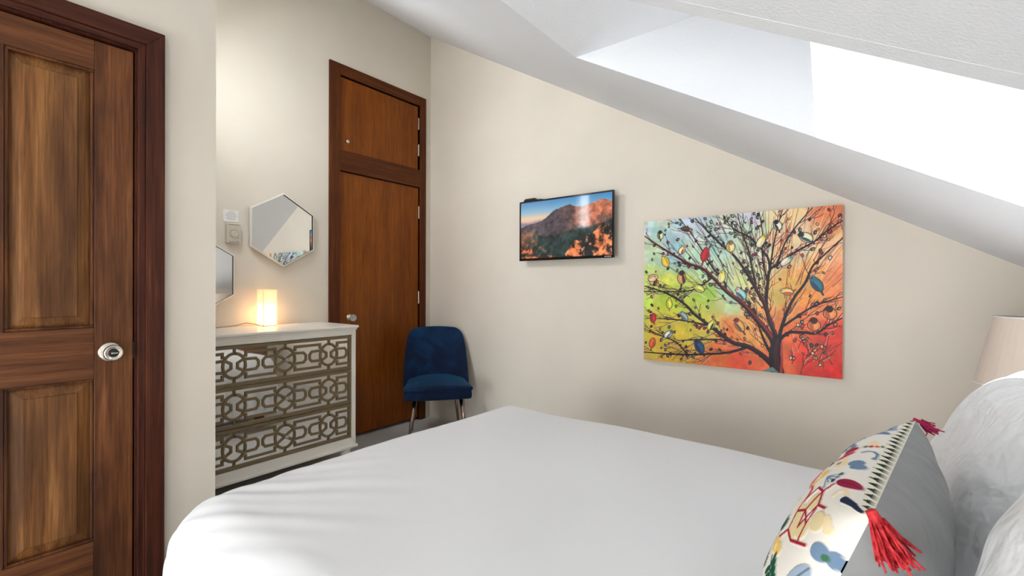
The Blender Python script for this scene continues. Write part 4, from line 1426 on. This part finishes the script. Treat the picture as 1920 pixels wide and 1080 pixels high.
def tassel(corner, direction, mat, length, name='tassel', sag=.6, spread=.09, nst=70, hr=.007):
    """corner in cushion coordinates (-1..1)"""
    c_ = cmat @ Vector((corner[0] * CW / 2, corner[1] * CH / 2, 0))
    d0 = Vector(direction).normalized()
    mb = MB()
    gg = random.Random(4 + int(corner[0] * 3))
    mb.tube([c_ - d0 * .004, c_ + d0 * .010], [hr * .8, hr], 10)
    for k in range(nst):
        e_ = Vector((gg.gauss(0, 1), gg.gauss(0, 1), gg.gauss(0, 1))) * spread
        d = (d0 + e_).normalized()
        s0 = c_ + d0 * .008 + e_ * .02
        ln_ = length * gg.uniform(.85, 1.08)
        mid = s0 + d * ln_ * .5 + Vector((gg.gauss(0, .002), gg.gauss(0, .002), -.003))
        en = s0 + d * ln_ + Vector((gg.gauss(0, .004), gg.gauss(0, .004), -sag * ln_ * .25))
        mb.tube([s0, mid, en], .0011, 4, cap=False)
    return mb.build(name, mat, cus)


tassel((1, 1), (.30, -.02, -.55), M['tassel'], .032, spread=.13, nst=130, hr=.006)
tassel((-1, 1), (.75, .1, -.35), M['tassel2'], .020, spread=.12, nst=26, hr=.003)

# ------------------------------------------------------------------ bedside table and lamp
ns = tag(empty('nightstand', (.46, 2.38, 0)), 'small wooden bedside table behind the pillows carrying the lamp', 'table')
MB().box(.28, .64, 2.20, 2.58, .50, .525).build('top', M['under'], ns, bevel=0.004)
MB().box(.30, .63, 2.22, 2.56, .32, .50).build('body', M['under'], ns, bevel=0.003)
dwn = MB().box(.288, .30, 2.235, 2.545, .335, .485).build('drawer', M['under'], ns, bevel=0.003)
MB().lathe([(0.005, 0), (0.005, .012), (0.012, .018), (0.010, .026), (0, .028)], (.288, 2.39, .41), (-1, 0, 0), 14).build('knob', M['nickel'], dwn, smooth=True)
for xx in (.32, .61):
    for yy in (2.24, 2.54):
        MB().tube([(xx, yy, .33), (xx, yy, 0)], [.018, .012], 10).build('leg', M['under'], ns, smooth=True)
bl = tag(empty('bedside_lamp', (.462, 2.41, .525)), 'bedside lamp with a pale tapered fabric shade behind the pillow', 'lamp')
lx, ly = .462, 2.41
MB().lathe([(0.07, 0), (0.07, .012), (0.03, .03), (0.045, .10), (0.055, .16), (0.035, .235), (0.012, .26), (0.010, .37)], (lx, ly, .525), (0, 0, 1), 28).build('base', M['silverwhite'], bl, smooth=True)
prof = [(0.190, .292), (0.1905, .296), (0.1165, .533), (0.115, .537)]
mb = MB()
nn = 48
rings = []
for (rr, h_) in [(0.180, .292), (0.127, .535), (0.1245, .535), (0.1775, .292)]:
    rings.append([(lx + rr * math.cos(2 * math.pi * k / nn), ly + rr * math.sin(2 * math.pi * k / nn), .525 + h_) for k in range(nn)])
fc = []
for i in range(4):
    for k in range(nn):
        j = (i + 1) % 4
        fc.append((i * nn + k, i * nn + (k + 1) % nn, j * nn + (k + 1) % nn, j * nn + k))
mb.poly([p for rg in rings for p in rg], fc)
mb.build('shade', M['shade'], bl, smooth=False)
for (rr, h_) in ((.1275, .535), (.180, .293)):
    MB().tube([(lx + rr * math.cos(2 * math.pi * k / 40), ly + rr * math.sin(2 * math.pi * k / 40), .525 + h_) for k in range(41)], 0.003, 6, cap=False).build('shade_rim', M['white'], bl, smooth=True)
mb = MB()
for k in range(3):
    a_ = 2 * math.pi * k / 3 + .4
    mb.tube([(lx, ly, .525 + .37), (lx + .126 * math.cos(a_), ly + .126 * math.sin(a_), .525 + .53)], .002, 6)
mb.build('shade_spider', M['steel'], bl)
